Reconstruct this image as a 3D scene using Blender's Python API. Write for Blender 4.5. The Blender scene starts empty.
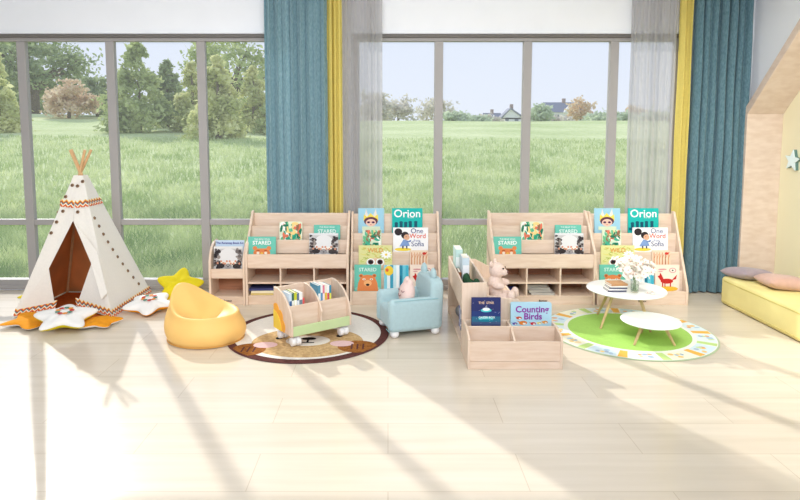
import bpy, bmesh, math, random
import numpy as np
from mathutils import Vector, Matrix
random.seed(7); rng = np.random.default_rng(11)
PI = math.pi
sc = bpy.context.scene
COL = sc.collection

# ------------------------------------------------------------------ materials
def lin(c):
    return tuple(((x/255)/12.92 if x/255 <= .04045 else (((x/255)+.055)/1.055)**2.4) for x in c)
MATS = {}
def mat(name, rgb, rough=.55, noise=0, scale=8., stretch=(1,1,1), metal=0, spec=.4, bump=0, bscale=None,
        transl=0, alpha=1, coat=0, sheen=0, rgb2=None, coord='Object', detail=3):
    if name in MATS: return MATS[name]
    m = bpy.data.materials.new(name); m.use_nodes = True
    nt = m.node_tree; N = nt.nodes; L = nt.links
    for n in list(N): N.remove(n)
    out = N.new('ShaderNodeOutputMaterial'); b = N.new('ShaderNodeBsdfPrincipled')
    c1 = lin(rgb)
    b.inputs['Base Color'].default_value = (*c1, 1)
    b.inputs['Roughness'].default_value = rough
    b.inputs['Metallic'].default_value = metal
    b.inputs['Specular IOR Level'].default_value = spec
    b.inputs['Coat Weight'].default_value = coat
    b.inputs['Sheen Weight'].default_value = sheen
    tc = N.new('ShaderNodeTexCoord'); mp = N.new('ShaderNodeMapping')
    mp.inputs['Scale'].default_value = stretch
    L.new(tc.outputs[coord], mp.inputs['Vector'])
    colsock = None
    if noise or rgb2:
        nz = N.new('ShaderNodeTexNoise'); nz.inputs['Scale'].default_value = scale
        nz.inputs['Detail'].default_value = detail
        L.new(mp.outputs[0], nz.inputs['Vector'])
        cr = N.new('ShaderNodeValToRGB')
        c2 = lin(rgb2) if rgb2 else tuple(min(1, x*(1-noise)) for x in c1)
        cr.color_ramp.elements[0].position = .35; cr.color_ramp.elements[1].position = .65
        cr.color_ramp.elements[0].color = (*c2, 1); cr.color_ramp.elements[1].color = (*c1, 1)
        L.new(nz.outputs['Fac'], cr.inputs['Fac']); colsock = cr.outputs[0]
        L.new(colsock, b.inputs['Base Color'])
    if bump:
        nb = N.new('ShaderNodeTexNoise'); nb.inputs['Scale'].default_value = bscale or scale*4
        L.new(mp.outputs[0], nb.inputs['Vector'])
        bp = N.new('ShaderNodeBump'); bp.inputs['Strength'].default_value = bump
        bp.inputs['Distance'].default_value = .01
        L.new(nb.outputs['Fac'], bp.inputs['Height']); L.new(bp.outputs[0], b.inputs['Normal'])
    last = b.outputs[0]
    if transl:
        t = N.new('ShaderNodeBsdfTranslucent'); t.inputs['Color'].default_value = (*c1, 1)
        if colsock: L.new(colsock, t.inputs['Color'])
        mx = N.new('ShaderNodeMixShader'); mx.inputs[0].default_value = transl
        L.new(last, mx.inputs[1]); L.new(t.outputs[0], mx.inputs[2]); last = mx.outputs[0]
    if alpha < 1:
        t = N.new('ShaderNodeBsdfTransparent')
        mx = N.new('ShaderNodeMixShader'); mx.inputs[0].default_value = alpha
        L.new(t.outputs[0], mx.inputs[1]); L.new(last, mx.inputs[2]); last = mx.outputs[0]
    L.new(last, out.inputs[0])
    MATS[name] = m
    return m

def flat(rgb, rough=.6):
    return mat('paint_%d_%d_%d' % tuple(rgb), rgb, rough=rough, spec=.25)

def glass_mat(name, tint, refl, veil=0):
    m = bpy.data.materials.new(name); m.use_nodes = True
    N = m.node_tree.nodes; L = m.node_tree.links
    for n in list(N): N.remove(n)
    out = N.new('ShaderNodeOutputMaterial'); t = N.new('ShaderNodeBsdfTransparent'); g = N.new('ShaderNodeBsdfGlossy')
    t.inputs[0].default_value = (*tint, 1); g.inputs['Roughness'].default_value = .3 if veil else .02
    lw = N.new('ShaderNodeLayerWeight'); lw.inputs[0].default_value = .2
    mu = N.new('ShaderNodeMath'); mu.operation = 'MULTIPLY'; mu.inputs[1].default_value = refl
    L.new(lw.outputs['Fresnel'], mu.inputs[0])
    mx = N.new('ShaderNodeMixShader'); L.new(mu.outputs[0], mx.inputs[0])
    L.new(t.outputs[0], mx.inputs[1]); L.new(g.outputs[0], mx.inputs[2]); last = mx.outputs[0]
    if veil:      # hazy white veil added to the pane to wash out the view
        tr = N.new('ShaderNodeBsdfTranslucent'); tr.inputs[0].default_value = (1, 1, 1, 1)
        md = N.new('ShaderNodeMixShader'); md.inputs[0].default_value = veil
        L.new(last, md.inputs[1]); L.new(tr.outputs[0], md.inputs[2]); last = md.outputs[0]
    L.new(last, out.inputs[0])
    return m

WOOD = mat('maple_wood', (236, 214, 194), rough=.45, rgb2=(226, 200, 176), scale=5, stretch=(1.2, 9, 9), detail=5)
WOODV = mat('maple_wood_upright', (236, 214, 194), rough=.45, rgb2=(226, 200, 176), scale=5, stretch=(9, 9, 1.2), detail=5)
WOODD = mat('maple_cubby_shade', (178, 126, 96), rough=.6, rgb2=(160, 110, 82), scale=5, stretch=(1.2, 9, 9), detail=5)  # darker copy of the maple with the cubby shade painted in
WOODE = mat('maple_edge', (246, 226, 202), rough=.5, noise=.06, scale=20)
NICHEW = mat('niche_oak', (226, 207, 191), rough=.45, rgb2=(216, 194, 176), scale=3, stretch=(3, 3, 9), detail=6)
LEGW = mat('ash_leg', (214, 184, 132), rough=.45, noise=.15, scale=6, stretch=(8, 8, 1))
STICK = mat('tepee_stick', (226, 182, 132), rough=.5, noise=.12, scale=6, stretch=(8, 8, 1))
WALLW = mat('white_wall_paint', (246, 248, 252), rough=.8, noise=.02, scale=3)
FRAME = mat('grey_window_frame', (168, 164, 162), rough=.5, noise=.03, scale=4)
GLASS = glass_mat('window_glass', (.98, .99, .985), .22, .085)
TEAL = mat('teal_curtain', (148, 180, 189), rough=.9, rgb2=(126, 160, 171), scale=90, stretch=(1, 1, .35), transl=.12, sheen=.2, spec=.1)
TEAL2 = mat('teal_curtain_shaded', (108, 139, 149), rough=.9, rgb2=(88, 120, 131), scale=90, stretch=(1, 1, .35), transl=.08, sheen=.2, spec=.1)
YELLOWC = mat('yellow_curtain', (242, 224, 128), rough=.9, noise=.06, scale=60, transl=.25, spec=.1)
SHEER = mat('sheer_grey', (192, 190, 191), rough=.9, transl=.35, alpha=.70, spec=.05)
CANVAS = mat('tepee_canvas', (252, 247, 238), rough=.9, transl=.10, noise=.03, scale=60, spec=.1, bump=.15, bscale=9)
CANVASB = mat('tepee_canvas_sunlit_side', (250, 244, 234), rough=.9, transl=.4, spec=.1)
LINING = mat('tepee_lining', (236, 178, 122), rough=.9, noise=.1, scale=6, transl=.55, spec=.1)
RUST = mat('rust_mat', (196, 98, 42), rough=.95, noise=.25, scale=30, spec=.1)
WHITEF = mat('white_fleece', (250, 247, 242), rough=.9, noise=.03, scale=20, spec=.1, bump=.3, bscale=14)
ORANGEF = mat('orange_fleece', (244, 160, 40), rough=.9, noise=.1, scale=20, spec=.1)
LEMONF = mat('lemon_fleece', (232, 212, 44), rough=.9, noise=.06, scale=20, spec=.1)
BEAN = mat('bean_bag_leather', (255, 206, 122), rough=.5, noise=.04, scale=6, spec=.3, bump=.12, bscale=7)
BLUEF = mat('powder_blue_fabric', (180, 207, 211), rough=.85, noise=.05, scale=50, spec=.15, sheen=.3)
BLUEP = mat('powder_blue_piping', (140, 188, 198), rough=.8)
PINKF = mat('pink_plush', (242, 214, 206), rough=.9, noise=.05, scale=40, spec=.1)
BEARF = mat('pale_bear_plush', (238, 214, 200), rough=.95, noise=.1, scale=60, spec=.1, bump=.4, bscale=90)
GREYP = mat('grey_plush', (150, 148, 150), rough=.95, noise=.15, scale=60, spec=.1)
GREENP = mat('dark_green_plush', (52, 84, 60), rough=.95, noise=.2, scale=60, spec=.1)
WHITEP = mat('white_lacquer', (250, 250, 248), rough=.3, spec=.5)
POMPOM = mat('white_pompom', (244, 242, 240), rough=.95, spec=.1)
MATTRESS = mat('yellow_mattress', (242, 228, 156), rough=.75, noise=.04, scale=8, spec=.2, bump=.3, bscale=6)
SEAM = mat('yellow_seam', (216, 200, 118), rough=.8)
MAUVE = mat('mauve_velvet', (168, 152, 158), rough=.85, noise=.06, scale=30, sheen=.3, spec=.1)
ROSE = mat('dusty_rose_velvet', (206, 168, 152), rough=.85, noise=.06, scale=30, sheen=.3, spec=.1)
NICHEY = mat('niche_yellow_paint', (240, 232, 196), rough=.8, noise=.02, scale=2)
MINTS = mat('mint_star_front', (236, 252, 252), rough=.5)
MINTD = mat('mint_star_edge', (98, 130, 124), rough=.6)
PAGES = mat('book_pages', (244, 238, 224), rough=.9, noise=.08, scale=120, stretch=(1, 40, 1), spec=.1)
INK = flat((60, 48, 40))
GREENSTRIP = mat('pale_green_panel', (205, 226, 170), rough=.5, noise=.03, scale=5)
CASTER = mat('caster_white', (250, 250, 250), rough=.4)
CASTERG = mat('caster_grey', (224, 224, 226), rough=.5)

def floor_mat():
    m = bpy.data.materials.new('cream_plank_floor'); m.use_nodes = True
    nt = m.node_tree; N = nt.nodes; L = nt.links; b = N['Principled BSDF']
    tc = N.new('ShaderNodeTexCoord')
    mp = N.new('ShaderNodeMapping'); mp.inputs['Scale'].default_value = (.45, 7, 1)
    nz = N.new('ShaderNodeTexNoise'); nz.inputs['Scale'].default_value = 2.2; nz.inputs['Detail'].default_value = 7
    L.new(tc.outputs['Object'], mp.inputs[0]); L.new(mp.outputs[0], nz.inputs['Vector'])
    cr = N.new('ShaderNodeValToRGB'); e = cr.color_ramp.elements
    e[0].position = .3; e[1].position = .72
    e[0].color = (*lin((221, 208, 188)), 1); e[1].color = (*lin((232, 220, 202)), 1)
    L.new(nz.outputs['Fac'], cr.inputs[0])
    br = N.new('ShaderNodeTexBrick'); br.inputs['Scale'].default_value = 1
    br.inputs['Brick Width'].default_value = 1.2; br.inputs['Row Height'].default_value = .3
    br.inputs['Mortar Size'].default_value = .0022; br.inputs['Mortar Smooth'].default_value = .3
    br.inputs['Color1'].default_value = (1, 1, 1, 1); br.inputs['Color2'].default_value = (.955, .95, .945, 1)
    br.inputs['Mortar'].default_value = (.8, .76, .7, 1)
    L.new(tc.outputs['Object'], br.inputs['Vector'])
    mx = N.new('ShaderNodeMix'); mx.data_type = 'RGBA'; mx.blend_type = 'MULTIPLY'; mx.inputs[0].default_value = 1
    L.new(cr.outputs[0], mx.inputs[6]); L.new(br.outputs['Color'], mx.inputs[7])
    L.new(mx.outputs[2], b.inputs['Base Color'])
    b.inputs['Roughness'].default_value = .17; b.inputs['Specular IOR Level'].default_value = .38
    return m

def zigzag_mat():
    m = bpy.data.materials.new('zigzag_trim'); m.use_nodes = True
    nt = m.node_tree; N = nt.nodes; L = nt.links; b = N['Principled BSDF']
    b.inputs['Roughness'].default_value = .9
    uv = N.new('ShaderNodeUVMap'); sp = N.new('ShaderNodeSeparateXYZ'); L.new(uv.outputs[0], sp.inputs[0])
    pp = N.new('ShaderNodeMath'); pp.operation = 'PINGPONG'; pp.inputs[1].default_value = .022
    L.new(sp.outputs['X'], pp.inputs[0])
    ad = N.new('ShaderNodeMath'); ad.operation = 'ADD'; L.new(pp.outputs[0], ad.inputs[0]); L.new(sp.outputs['Y'], ad.inputs[1])
    md = N.new('ShaderNodeMath'); md.operation = 'MULTIPLY'; md.inputs[1].default_value = 1/.078; L.new(ad.outputs[0], md.inputs[0])
    cr = N.new('ShaderNodeValToRGB'); cr.color_ramp.interpolation = 'CONSTANT'
    cols = [(250, 240, 225), (206, 50, 40), (236, 140, 50), (250, 240, 225), (70, 128, 120), (206, 50, 40), (240, 190, 70), (250, 240, 225)]
    el = cr.color_ramp.elements
    while len(el) < len(cols): el.new(.5)
    for i, c in enumerate(cols):
        el[i].position = i/len(cols); el[i].color = (*lin(c), 1)
    L.new(md.outputs[0], cr.inputs[0]); L.new(cr.outputs[0], b.inputs['Base Color'])
    return m
ZIG = zigzag_mat()

# ------------------------------------------------------------------ mesh builder
class MB:
    def __init__(s): s.v = []; s.f = []; s.m = []; s.mats = []; s.uv = {}
    def mi(s, m):
        if m not in s.mats: s.mats.append(m)
        return s.mats.index(m)
    def add(s, vs, fs, m, M=None):
        o = len(s.v)
        for p in vs:
            p = Vector(p)
            s.v.append(tuple(M @ p if M else p))
        i = s.mi(m)
        for f in fs: s.f.append(tuple(o+k for k in f)); s.m.append(i)
        return s
    def box(s, x0, x1, y0, y1, z0, z1, m, M=None):
        vs = [(x, y, z) for z in (z0, z1) for y in (y0, y1) for x in (x0, x1)]
        return s.add(vs, [(0, 2, 3, 1), (4, 5, 7, 6), (0, 1, 5, 4), (2, 6, 7, 3), (0, 4, 6, 2), (1, 3, 7, 5)], m, M)
    def prism(s, prof, axis, a, b, m, M=None):
        n = len(prof)
        def mk(p, t):
            return (t, p[0], p[1]) if axis == 'x' else ((p[0], t, p[1]) if axis == 'y' else (p[0], p[1], t))
        vs = [mk(p, a) for p in prof] + [mk(p, b) for p in prof]
        fs = [tuple(range(n))[::-1], tuple(range(n, 2*n))] + [(i, (i+1) % n, n+(i+1) % n, n+i) for i in range(n)]
        return s.add(vs, fs, m, M)
    def tube(s, pts, rad, m, n=10, M=None, cap=True):
        pts = [Vector(p) for p in pts]
        if not hasattr(rad, '__len__'): rad = [rad]*len(pts)
        vs = []; k = len(pts)
        for i, p in enumerate(pts):
            d = (pts[min(i+1, k-1)]-pts[max(i-1, 0)]).normalized()
            u = d.orthogonal() if abs(d.z) < .9 else d.cross(Vector((0, 1, 0)))
            if abs(d.z) < .9: u = d.cross(Vector((0, 0, 1)))
            u.normalize(); w = d.cross(u)
            for j in range(n):
                a = 2*PI*j/n; vs.append(p+(u*math.cos(a)+w*math.sin(a))*rad[i])
        fs = [(i*n+j, i*n+(j+1) % n, (i+1)*n+(j+1) % n, (i+1)*n+j) for i in range(k-1) for j in range(n)]
        if cap: fs += [tuple(range(n))[::-1], tuple(range((k-1)*n, k*n))]
        return s.add(vs, fs, m, M)
    def lathe(s, prof, m, n=40, M=None):
        vs = [(r*math.cos(2*PI*j/n), r*math.sin(2*PI*j/n), z) for r, z in prof for j in range(n)]
        k = len(prof)
        fs = [(i*n+j, i*n+(j+1) % n, (i+1)*n+(j+1) % n, (i+1)*n+j) for i in range(k-1) for j in range(n)]
        fs += [tuple(range(n))[::-1], tuple(range((k-1)*n, k*n))]
        return s.add(vs, fs, m, M)
    def ell(s, c, r, m, n=20, k=12, M=None):
        vs = [(c[0], c[1], c[2]-r[2])]
        for i in range(1, k):
            t = PI*i/k
            for j in range(n):
                a = 2*PI*j/n
                vs.append((c[0]+r[0]*math.sin(t)*math.cos(a), c[1]+r[1]*math.sin(t)*math.sin(a), c[2]-r[2]*math.cos(t)))
        vs.append((c[0], c[1], c[2]+r[2])); e = len(vs)-1
        fs = [(0, 1+(j+1) % n, 1+j) for j in range(n)]
        fs += [(1+i*n+j, 1+i*n+(j+1) % n, 1+(i+1)*n+(j+1) % n, 1+(i+1)*n+j) for i in range(k-2) for j in range(n)]
        fs += [(1+(k-2)*n+j, 1+(k-2)*n+(j+1) % n, e) for j in range(n)]
        return s.add(vs, fs, m, M)
    def strip(s, p0, p1, up, m, u0=0, n=1):
        """flat ribbon with a length/width UV"""
        p0 = Vector(p0); p1 = Vector(p1); up = Vector(up); ln = (p1-p0).length
        o = len(s.f)
        s.add([p0, p1, p1+up, p0+up], [(0, 1, 2, 3)], m)
        s.uv[o] = [(u0, 0), (u0+ln, 0), (u0+ln, up.length), (u0, up.length)]
        return s
    def mesh(s, name):
        me = bpy.data.meshes.new(name); me.from_pydata(s.v, [], s.f)
        for m in s.mats: me.materials.append(m)
        me.polygons.foreach_set('material_index', s.m)
        if s.uv:
            ul = me.uv_layers.new(name='UVMap')
            for fi, uvs in s.uv.items():
                for li, uv in zip(me.polygons[fi].loop_indices, uvs): ul.data[li].uv = uv
        me.update(); return me
    def build(s, name, parent=None, smooth=False, bevel=0, seg=2, sub=0, fix=True, remesh=0, angle=None, loc=None):
        me = s.mesh(name)
        if fix and not s.uv:
            bm = bmesh.new(); bm.from_mesh(me); bmesh.ops.recalc_face_normals(bm, faces=bm.faces); bm.to_mesh(me); bm.free()
        o = bpy.data.objects.new(name, me); COL.objects.link(o)
        if parent: o.parent = parent
        if loc: o.location = loc
        if smooth: me.polygons.foreach_set('use_smooth', [True]*len(me.polygons))
        if remesh:
            r = o.modifiers.new('Remesh', 'REMESH'); r.mode = 'VOXEL'; r.voxel_size = remesh; r.use_smooth_shade = True
            sm = o.modifiers.new('Smooth', 'SMOOTH'); sm.iterations = 4
        if bevel:
            b = o.modifiers.new('Bevel', 'BEVEL'); b.width = bevel; b.segments = seg; b.limit_method = 'ANGLE'
            b.angle_limit = math.radians(40)
        if sub:
            b = o.modifiers.new('Sub', 'SUBSURF'); b.levels = sub; b.render_levels = sub
        return o

def tag(o, label, cat, group=None, kind=None):
    o['label'] = label; o['category'] = cat
    if group: o['group'] = group
    if kind: o['kind'] = kind
    return o
def thing(name, loc=(0, 0, 0), rz=0, label=None, cat=None, group=None):
    o = bpy.data.objects.new(name, None); COL.objects.link(o); o.empty_display_size = .05
    o.location = loc; o.rotation_euler = (0, 0, rz)
    if label: tag(o, label, cat, group)
    return o
def struct(o): o['kind'] = 'structure'; return o
def dup(root, loc=None, rot=None, label=None, group=None):
    def cp(o, par):
        c = o.copy(); COL.objects.link(c); c.parent = par
        for ch in o.children: cp(ch, c)
        return c
    r = cp(root, None)
    if loc is not None: r.location = loc
    if rot is not None: r.rotation_euler = rot
    if label: r['label'] = label
    if group: r['group'] = group
    return r

_txt = {}
def text_mesh(body, m, size=1., bold=0., slant=0.):
    """letters laid in the local XZ plane, facing -Y, origin at the middle"""
    key = (body, m.name, size, bold, slant)
    if key in _txt: return _txt[key]
    cu = bpy.data.curves.new('letters', 'FONT'); cu.body = body; cu.size = size
    cu.align_x = 'CENTER'; cu.align_y = 'CENTER'; cu.offset = bold; cu.shear = slant; cu.resolution_u = 3
    ob = bpy.data.objects.new('letters', cu); COL.objects.link(ob)
    dg = bpy.context.evaluated_depsgraph_get()
    me = bpy.data.meshes.new_from_object(ob.evaluated_get(dg))
    bpy.data.objects.remove(ob); bpy.data.curves.remove(cu)
    me.transform(Matrix.Rotation(PI/2, 4, 'X')); me.materials.clear(); me.materials.append(m)
    me.polygons.foreach_set('material_index', [0]*len(me.polygons))
    _txt[key] = me
    return me
def put_text(name, body, m, size, loc, parent, bold=0., rz=0, slant=0.):
    o = bpy.data.objects.new(name, text_mesh(body, m, size, bold, slant)); COL.objects.link(o)
    o.parent = parent; o.location = loc; o.rotation_euler = (0, 0, rz)
    return o

# ------------------------------------------------------------------ setting
WY = 5.68       # inner face of the window wall
RX = 3.40       # right wall
b = MB(); b.box(-4.6, 3.9, -1.2, WY, -.12, 0, floor_mat()); fl = struct(b.build('floor'))
b = MB(); b.box(-4.6, 3.9, -1.2, WY+.1, 3.0, 3.1, WALLW); struct(b.build('ceiling'))
W1 = (-4.3, -.86); W2 = (-.33, 2.74); ZT = 2.425
b = MB(); T = .09
b.box(-4.6, RX+.5, WY, WY+T, ZT, 3.0, WALLW)
b.box(-4.6, W1[0], WY, WY+T, -.1, ZT, WALLW); b.box(W1[1], W2[0], WY, WY+T, -.1, ZT, WALLW)
b.box(W2[1], RX+.5, WY, WY+T, -.1, ZT, WALLW); b.box(W1[0], W1[1], WY, WY+T, -.1, .012, WALLW); b.box(W2[0], W2[1], WY, WY+T, -.1, .012, WALLW)
struct(b.build('wall_back'))
b = MB(); b.box(-4.7, -4.6, -1.2, WY+T, -.1, 3.0, WALLW); struct(b.build('wall_left'))
# light lip above the windows
for i, (a, c) in enumerate((W1, W2)):
    b = MB(); b.box(a-.03, c+.03, WY-.012, WY, ZT+.002, ZT+.022, WALLW); struct(b.build('trim_%d' % (i+1)))

def window(idx, x0, x1, muls, zbar):
    w = struct(thing('window_%d' % idx, (0, 0, 0)))
    y0, y1 = WY+.012, WY+.075
    f = MB(); f.box(x0, x1, y0, y1, 2.36, ZT, FRAME); f.box(x0, x1, y0-.02, y1, .012, .105, FRAME)
    f.box(x0, x1, y0-.034, y0-.02, .012, .05, FRAME)
    f.box(x0, x0+.06, y0, y1, .105, 2.36, FRAME); f.box(x1-.06, x1, y0, y1, .105, 2.36, FRAME)
    f.build('window_frame', w, bevel=.004)
    h_ = MB(); h_.box(x0, x1, y0-.03, y0-.001, 2.392, ZT-.002, mat('head_shade_grey', (112, 108, 104), rough=.6, noise=.05, scale=4)); h_.build('head_shade_strip', w, bevel=.003)  # added dark strip standing in for the shade under the window head
    for x in muls:
        m = MB(); m.box(x-.04, x+.04, y0+.002, y1-.004, .105, 2.36, FRAME); m.build('mullion', w, bevel=.004)
    xs = [x0+.06]+[v for x in muls for v in (x-.04, x+.04)]+[x1-.06]
    for i in range(0, len(xs), 2):
        t = MB(); t.box(xs[i], xs[i+1], y0+.006, y1-.006, zbar-.027, zbar+.027, FRAME); t.build('transom', w, bevel=.004)
        for (za, zb) in ((.105, zbar-.027), (zbar+.027, 2.36)):
            g = MB(); ym = (y0+y1)/2
            g.add([(xs[i], ym, za), (xs[i+1], ym, za), (xs[i+1], ym, zb), (xs[i], ym, zb)], [(0, 1, 2, 3)], GLASS); g.build('glass_pane', w)
    return w
window(1, W1[0], W1[1], [-3.43, -2.60, -1.75], .658)
window(2, W2[0], W2[1], [.476, 1.306, 2.118], .658)

# right wall with the house-shaped niche (opening in the Y-Z plane)
NF, NR = 3.40, 3.62
prof_o = [(5.60, 0), (5.60, 1.71), (4.86, 2.46), (3.40, 2.46), (2.66, 1.71), (2.66, 0)]     # outer outline of the timber frame
prof_i = [(5.53, 0), (5.53, 1.68), (4.83, 2.39), (3.43, 2.39), (2.73, 1.68), (2.73, 0)]
NF = 3.29
b = MB()
def quadx(pts, x, m, B): B.add([(x, p[0], p[1]) for p in pts], [tuple(range(len(pts)))], m)
# wall pieces around the outline
b.box(RX, RX+.1, -1.2, 2.66, 0, 3.0, WALLW); b.box(RX, RX+.1, 5.60, WY, 0, 3.0, WALLW); b.box(RX, RX+.1, 2.66, 5.60, 2.46, 3.0, WALLW)
b.prism([(5.60, 1.71), (5.60, 2.46), (4.86, 2.46)], 'x', RX, RX+.1, WALLW); b.prism([(2.66, 1.71), (3.40, 2.46), (2.66, 2.46)], 'x', RX, RX+.1, WALLW)
struct(b.build('wall_right'))
b = MB(); b.box(NR, NR+.05, 2.6, 5.62, 0, 2.5, NICHEY); struct(b.build('wall_niche'))
b = MB()
n = len(prof_o)
for i in range(n-1):
    a0, a1, i0, i1 = prof_o[i], prof_o[i+1], prof_i[i], prof_i[i+1]
    vs = [(x, p[0], p[1]) for x in (NF, NR) for p in (a0, a1, i1, i0)]
    b.add(vs, [(0, 1, 2, 3), (4, 7, 6, 5), (0, 4, 5, 1), (1, 5, 6, 2), (2, 6, 7, 3), (3, 7, 4, 0)], NICHEW)
struct(b.build('trim_3', bevel=.003))

# ------------------------------------------------------------------ curtains
def curtain(name, x0, x1, y, m, folds, amp, label, cat='curtain', z0=.015, ph=0., group=None, lean=0.):
    nx = int(folds*14); nz = 14; vs = []; fs = []
    r = random.Random(int(x0*1000)); offs = [r.uniform(-.7, .7) for _ in range(int(folds)+4)]
    for k in range(nz+1):
        z = z0+(2.96-z0)*k/nz
        for i in range(nx+1):
            u = i/nx; q = u*folds; o = offs[int(q)]*(1-(q % 1))+offs[int(q)+1]*(q % 1)
            a = amp*(.75+.35*math.sin(q*1.7+ph))*(1-.15*k/nz)
            yy = y+a*math.sin(2*PI*q+o+ph)+.006*math.sin(5*z+q)
            xx = x0+(x1-x0)*u+.3*a*math.sin(4*PI*q+o)+lean*(1-k/nz)
            vs.append((xx, yy, z))
    for k in range(nz):
        for i in range(nx):
            a = k*(nx+1)+i; fs.append((a, a+1, a+nx+2, a+nx+1))
    B = MB(); B.add(vs, fs, m); o = B.build(name, smooth=True)
    return tag(o, label, cat, group)
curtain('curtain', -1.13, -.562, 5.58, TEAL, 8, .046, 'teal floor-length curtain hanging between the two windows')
curtain('curtain', -.552, -.425, 5.585, YELLOWC, 3, .045, 'narrow yellow curtain between the two windows beside the teal one', ph=1)
curtain('sheer_curtain', -.418, -.05, 5.60, SHEER, 6, .02, 'sheer grey curtain over the left end of the second window', ph=.5)
curtain('sheer_curtain', 2.235, 2.655, 5.60, SHEER, 7, .02, 'sheer grey curtain over the right end of the second window', ph=2)
curtain('curtain', 2.665, 2.785, 5.585, YELLOWC, 3, .045, 'narrow yellow curtain in the right corner beside the teal one', ph=.3)
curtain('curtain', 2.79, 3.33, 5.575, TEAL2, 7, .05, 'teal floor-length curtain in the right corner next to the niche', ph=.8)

# ------------------------------------------------------------------ books
def circ(cx, cy, rx, ry=None, n=18, a0=0, a1=2*PI):
    ry = ry or rx
    full = abs(a1-a0-2*PI) < 1e-6
    return [(cx+rx*math.cos(a0+(a1-a0)*i/(n if full else n-1)), cy+ry*math.sin(a0+(a1-a0)*i/(n if full else n-1))) for i in range(n)]
def rect(x0, y0, x1, y1): return [(x0, y0), (x1, y0), (x1, y1), (x0, y1)]
def art_crown(r):
    return [((232, 226, 214), [(.22, .5), (.3, .98), (.4, .62)]), ((232, 226, 214), [(.56, .62), (.68, .98), (.76, .5)]),
            ((244, 218, 90), [(.2, .42), (.22, .72), (.34, .6), (.48, .78), (.62, .6), (.76, .72), (.78, .42)]),
            ((98, 50, 70), circ(.49, .4, .27, .2)), ((240, 200, 178), circ(.49, .33, .2, .17)),
            ((120, 60, 110), circ(.4, .35, .065, .05)), ((120, 60, 110), circ(.58, .35, .065, .05)),
            ((30, 24, 30), circ(.4, .35, .035, .028)), ((30, 24, 30), circ(.58, .35, .035, .028)),
            ((214, 110, 110), circ(.49, .24, .04, .015)), ((222, 232, 200), rect(.15, 0, .85, .16))]
def art_leaves(r):
    out = []
    for i in range(80):
        c = r.choice([(40, 160, 130), (70, 180, 150), (110, 190, 140), (30, 120, 90), (226, 120, 90), (246, 214, 140), (250, 250, 240), (150, 110, 80)])
        x, y, a, s = r.uniform(.08, .92), r.uniform(.06, .94), r.uniform(0, PI), r.uniform(.08, .17)
        ca, sa = math.cos(a), math.sin(a)
        out.append((c, [(min(.99, max(.01, x+s*(p*ca-q*sa))), min(.99, max(.01, y+s*(p*sa+q*ca)))) for p, q in circ(0, 0, 1.1, .42, 8)]))
    return out
def art_orion(r):
    out = []
    for x in (.14, .3, .45, .6, .78):
        h = r.uniform(.2, .34)
        out += [((18, 88, 108), rect(x-.05, .1, x+.05, .1+h)), ((18, 88, 108), circ(x, .1+h, .06, .05))]
    return out+[((14, 96, 112), rect(.02, .02, .98, .14))]
def art_oneword(r):
    return [((240, 214, 70), circ(.28, .1, .24, .07)), ((44, 36, 40), circ(.15, .82, .11, .15)), ((44, 36, 40), circ(.34, .68, .11, .15)),
            ((224, 172, 140), circ(.39, .6, .085, .12)), ((130, 160, 210), [(.18, .22), (.3, .52), (.42, .46), (.48, .24)]),
            ((90, 120, 180), [(.36, .4), (.52, .5), (.5, .4)]), ((44, 36, 40), circ(.37, .62, .012, .016)), ((60, 60, 90), rect(.26, .13, .3, .25)), ((60, 60, 90), rect(.37, .13, .41, .25))]
def art_wild(r):
    out = []
    for i in range(60):
        x, y = r.uniform(.03, .9), r.uniform(.3, .9); c = r.choice([(196, 206, 90), (226, 220, 130), (170, 186, 70), (236, 228, 160), (206, 190, 90)])
        a = r.uniform(-1, 1); out.append((c, [(x, y), (x+.09, y+.1*a), (x+.1, y+.1*a+.025), (x, y+.03)]))
    for k in range(10):
        a = 2*PI*k/10; out.append(((252, 252, 248), [(.82+.11*math.cos(t)*math.cos(a)-.035*math.sin(t)*math.sin(a)+.07*math.cos(a), .62+.11*math.cos(t)*math.sin(a)+.035*math.sin(t)*math.cos(a)+.07*math.sin(a)) for t in [j*PI/4 for j in range(8)]]))
    out += [((240, 210, 80), circ(.82, .62, .04, .05)), ((238, 204, 176), circ(.5, .22, .3, .26))]
    for x in (.36, .64): out += [((250, 250, 248), circ(x, .32, .125, .15)), ((110, 60, 60), circ(x, .32, .085, .105)), ((24, 20, 24), circ(x, .32, .06, .07))]
    return out
def art_trunks(r):
    out = [((224, 190, 160), rect(0, 0, 1, .2))]
    for x in (.1, .26, .4, .55, .72, .88):
        out.append((r.choice([(206, 138, 98), (186, 120, 90), (222, 164, 120)]), [(x-.04, 0), (x+.04, 0), (x+.02, .9), (x-.02, .9)]))
        out.append(((206, 138, 98), [(x, .5), (x+.1, .8), (x+.08, .82), (x-.01, .56)]))
    return out+[((206, 50, 40), circ(.78, .84, .1, .07)), ((206, 50, 40), [(.84, .86), (.95, .94), (.88, .8)])]
def art_bear(r):
    return [((150, 206, 190), circ(.5, .1, .49, .09)), ((228, 136, 78), [(.1, 0), (.14, .3), (.2, .46), (.8, .46), (.86, .3), (.9, 0)]),
            ((228, 136, 78), circ(.5, .42, .3, .2)), ((228, 136, 78), circ(.25, .58, .08, .07)), ((228, 136, 78), circ(.75, .58, .08, .07)),
            ((176, 92, 50), circ(.25, .58, .045, .04)), ((176, 92, 50), circ(.75, .58, .045, .04)), ((244, 180, 120), circ(.5, .3, .15, .12)),
            ((250, 236, 214), circ(.36, .45, .06, .035)), ((250, 236, 214), circ(.64, .45, .06, .035)),
            ((50, 40, 36), circ(.36, .45, .02, .02)), ((50, 40, 36), circ(.64, .45, .02, .02)), ((50, 40, 36), circ(.5, .24, .07, .045))]
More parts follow.
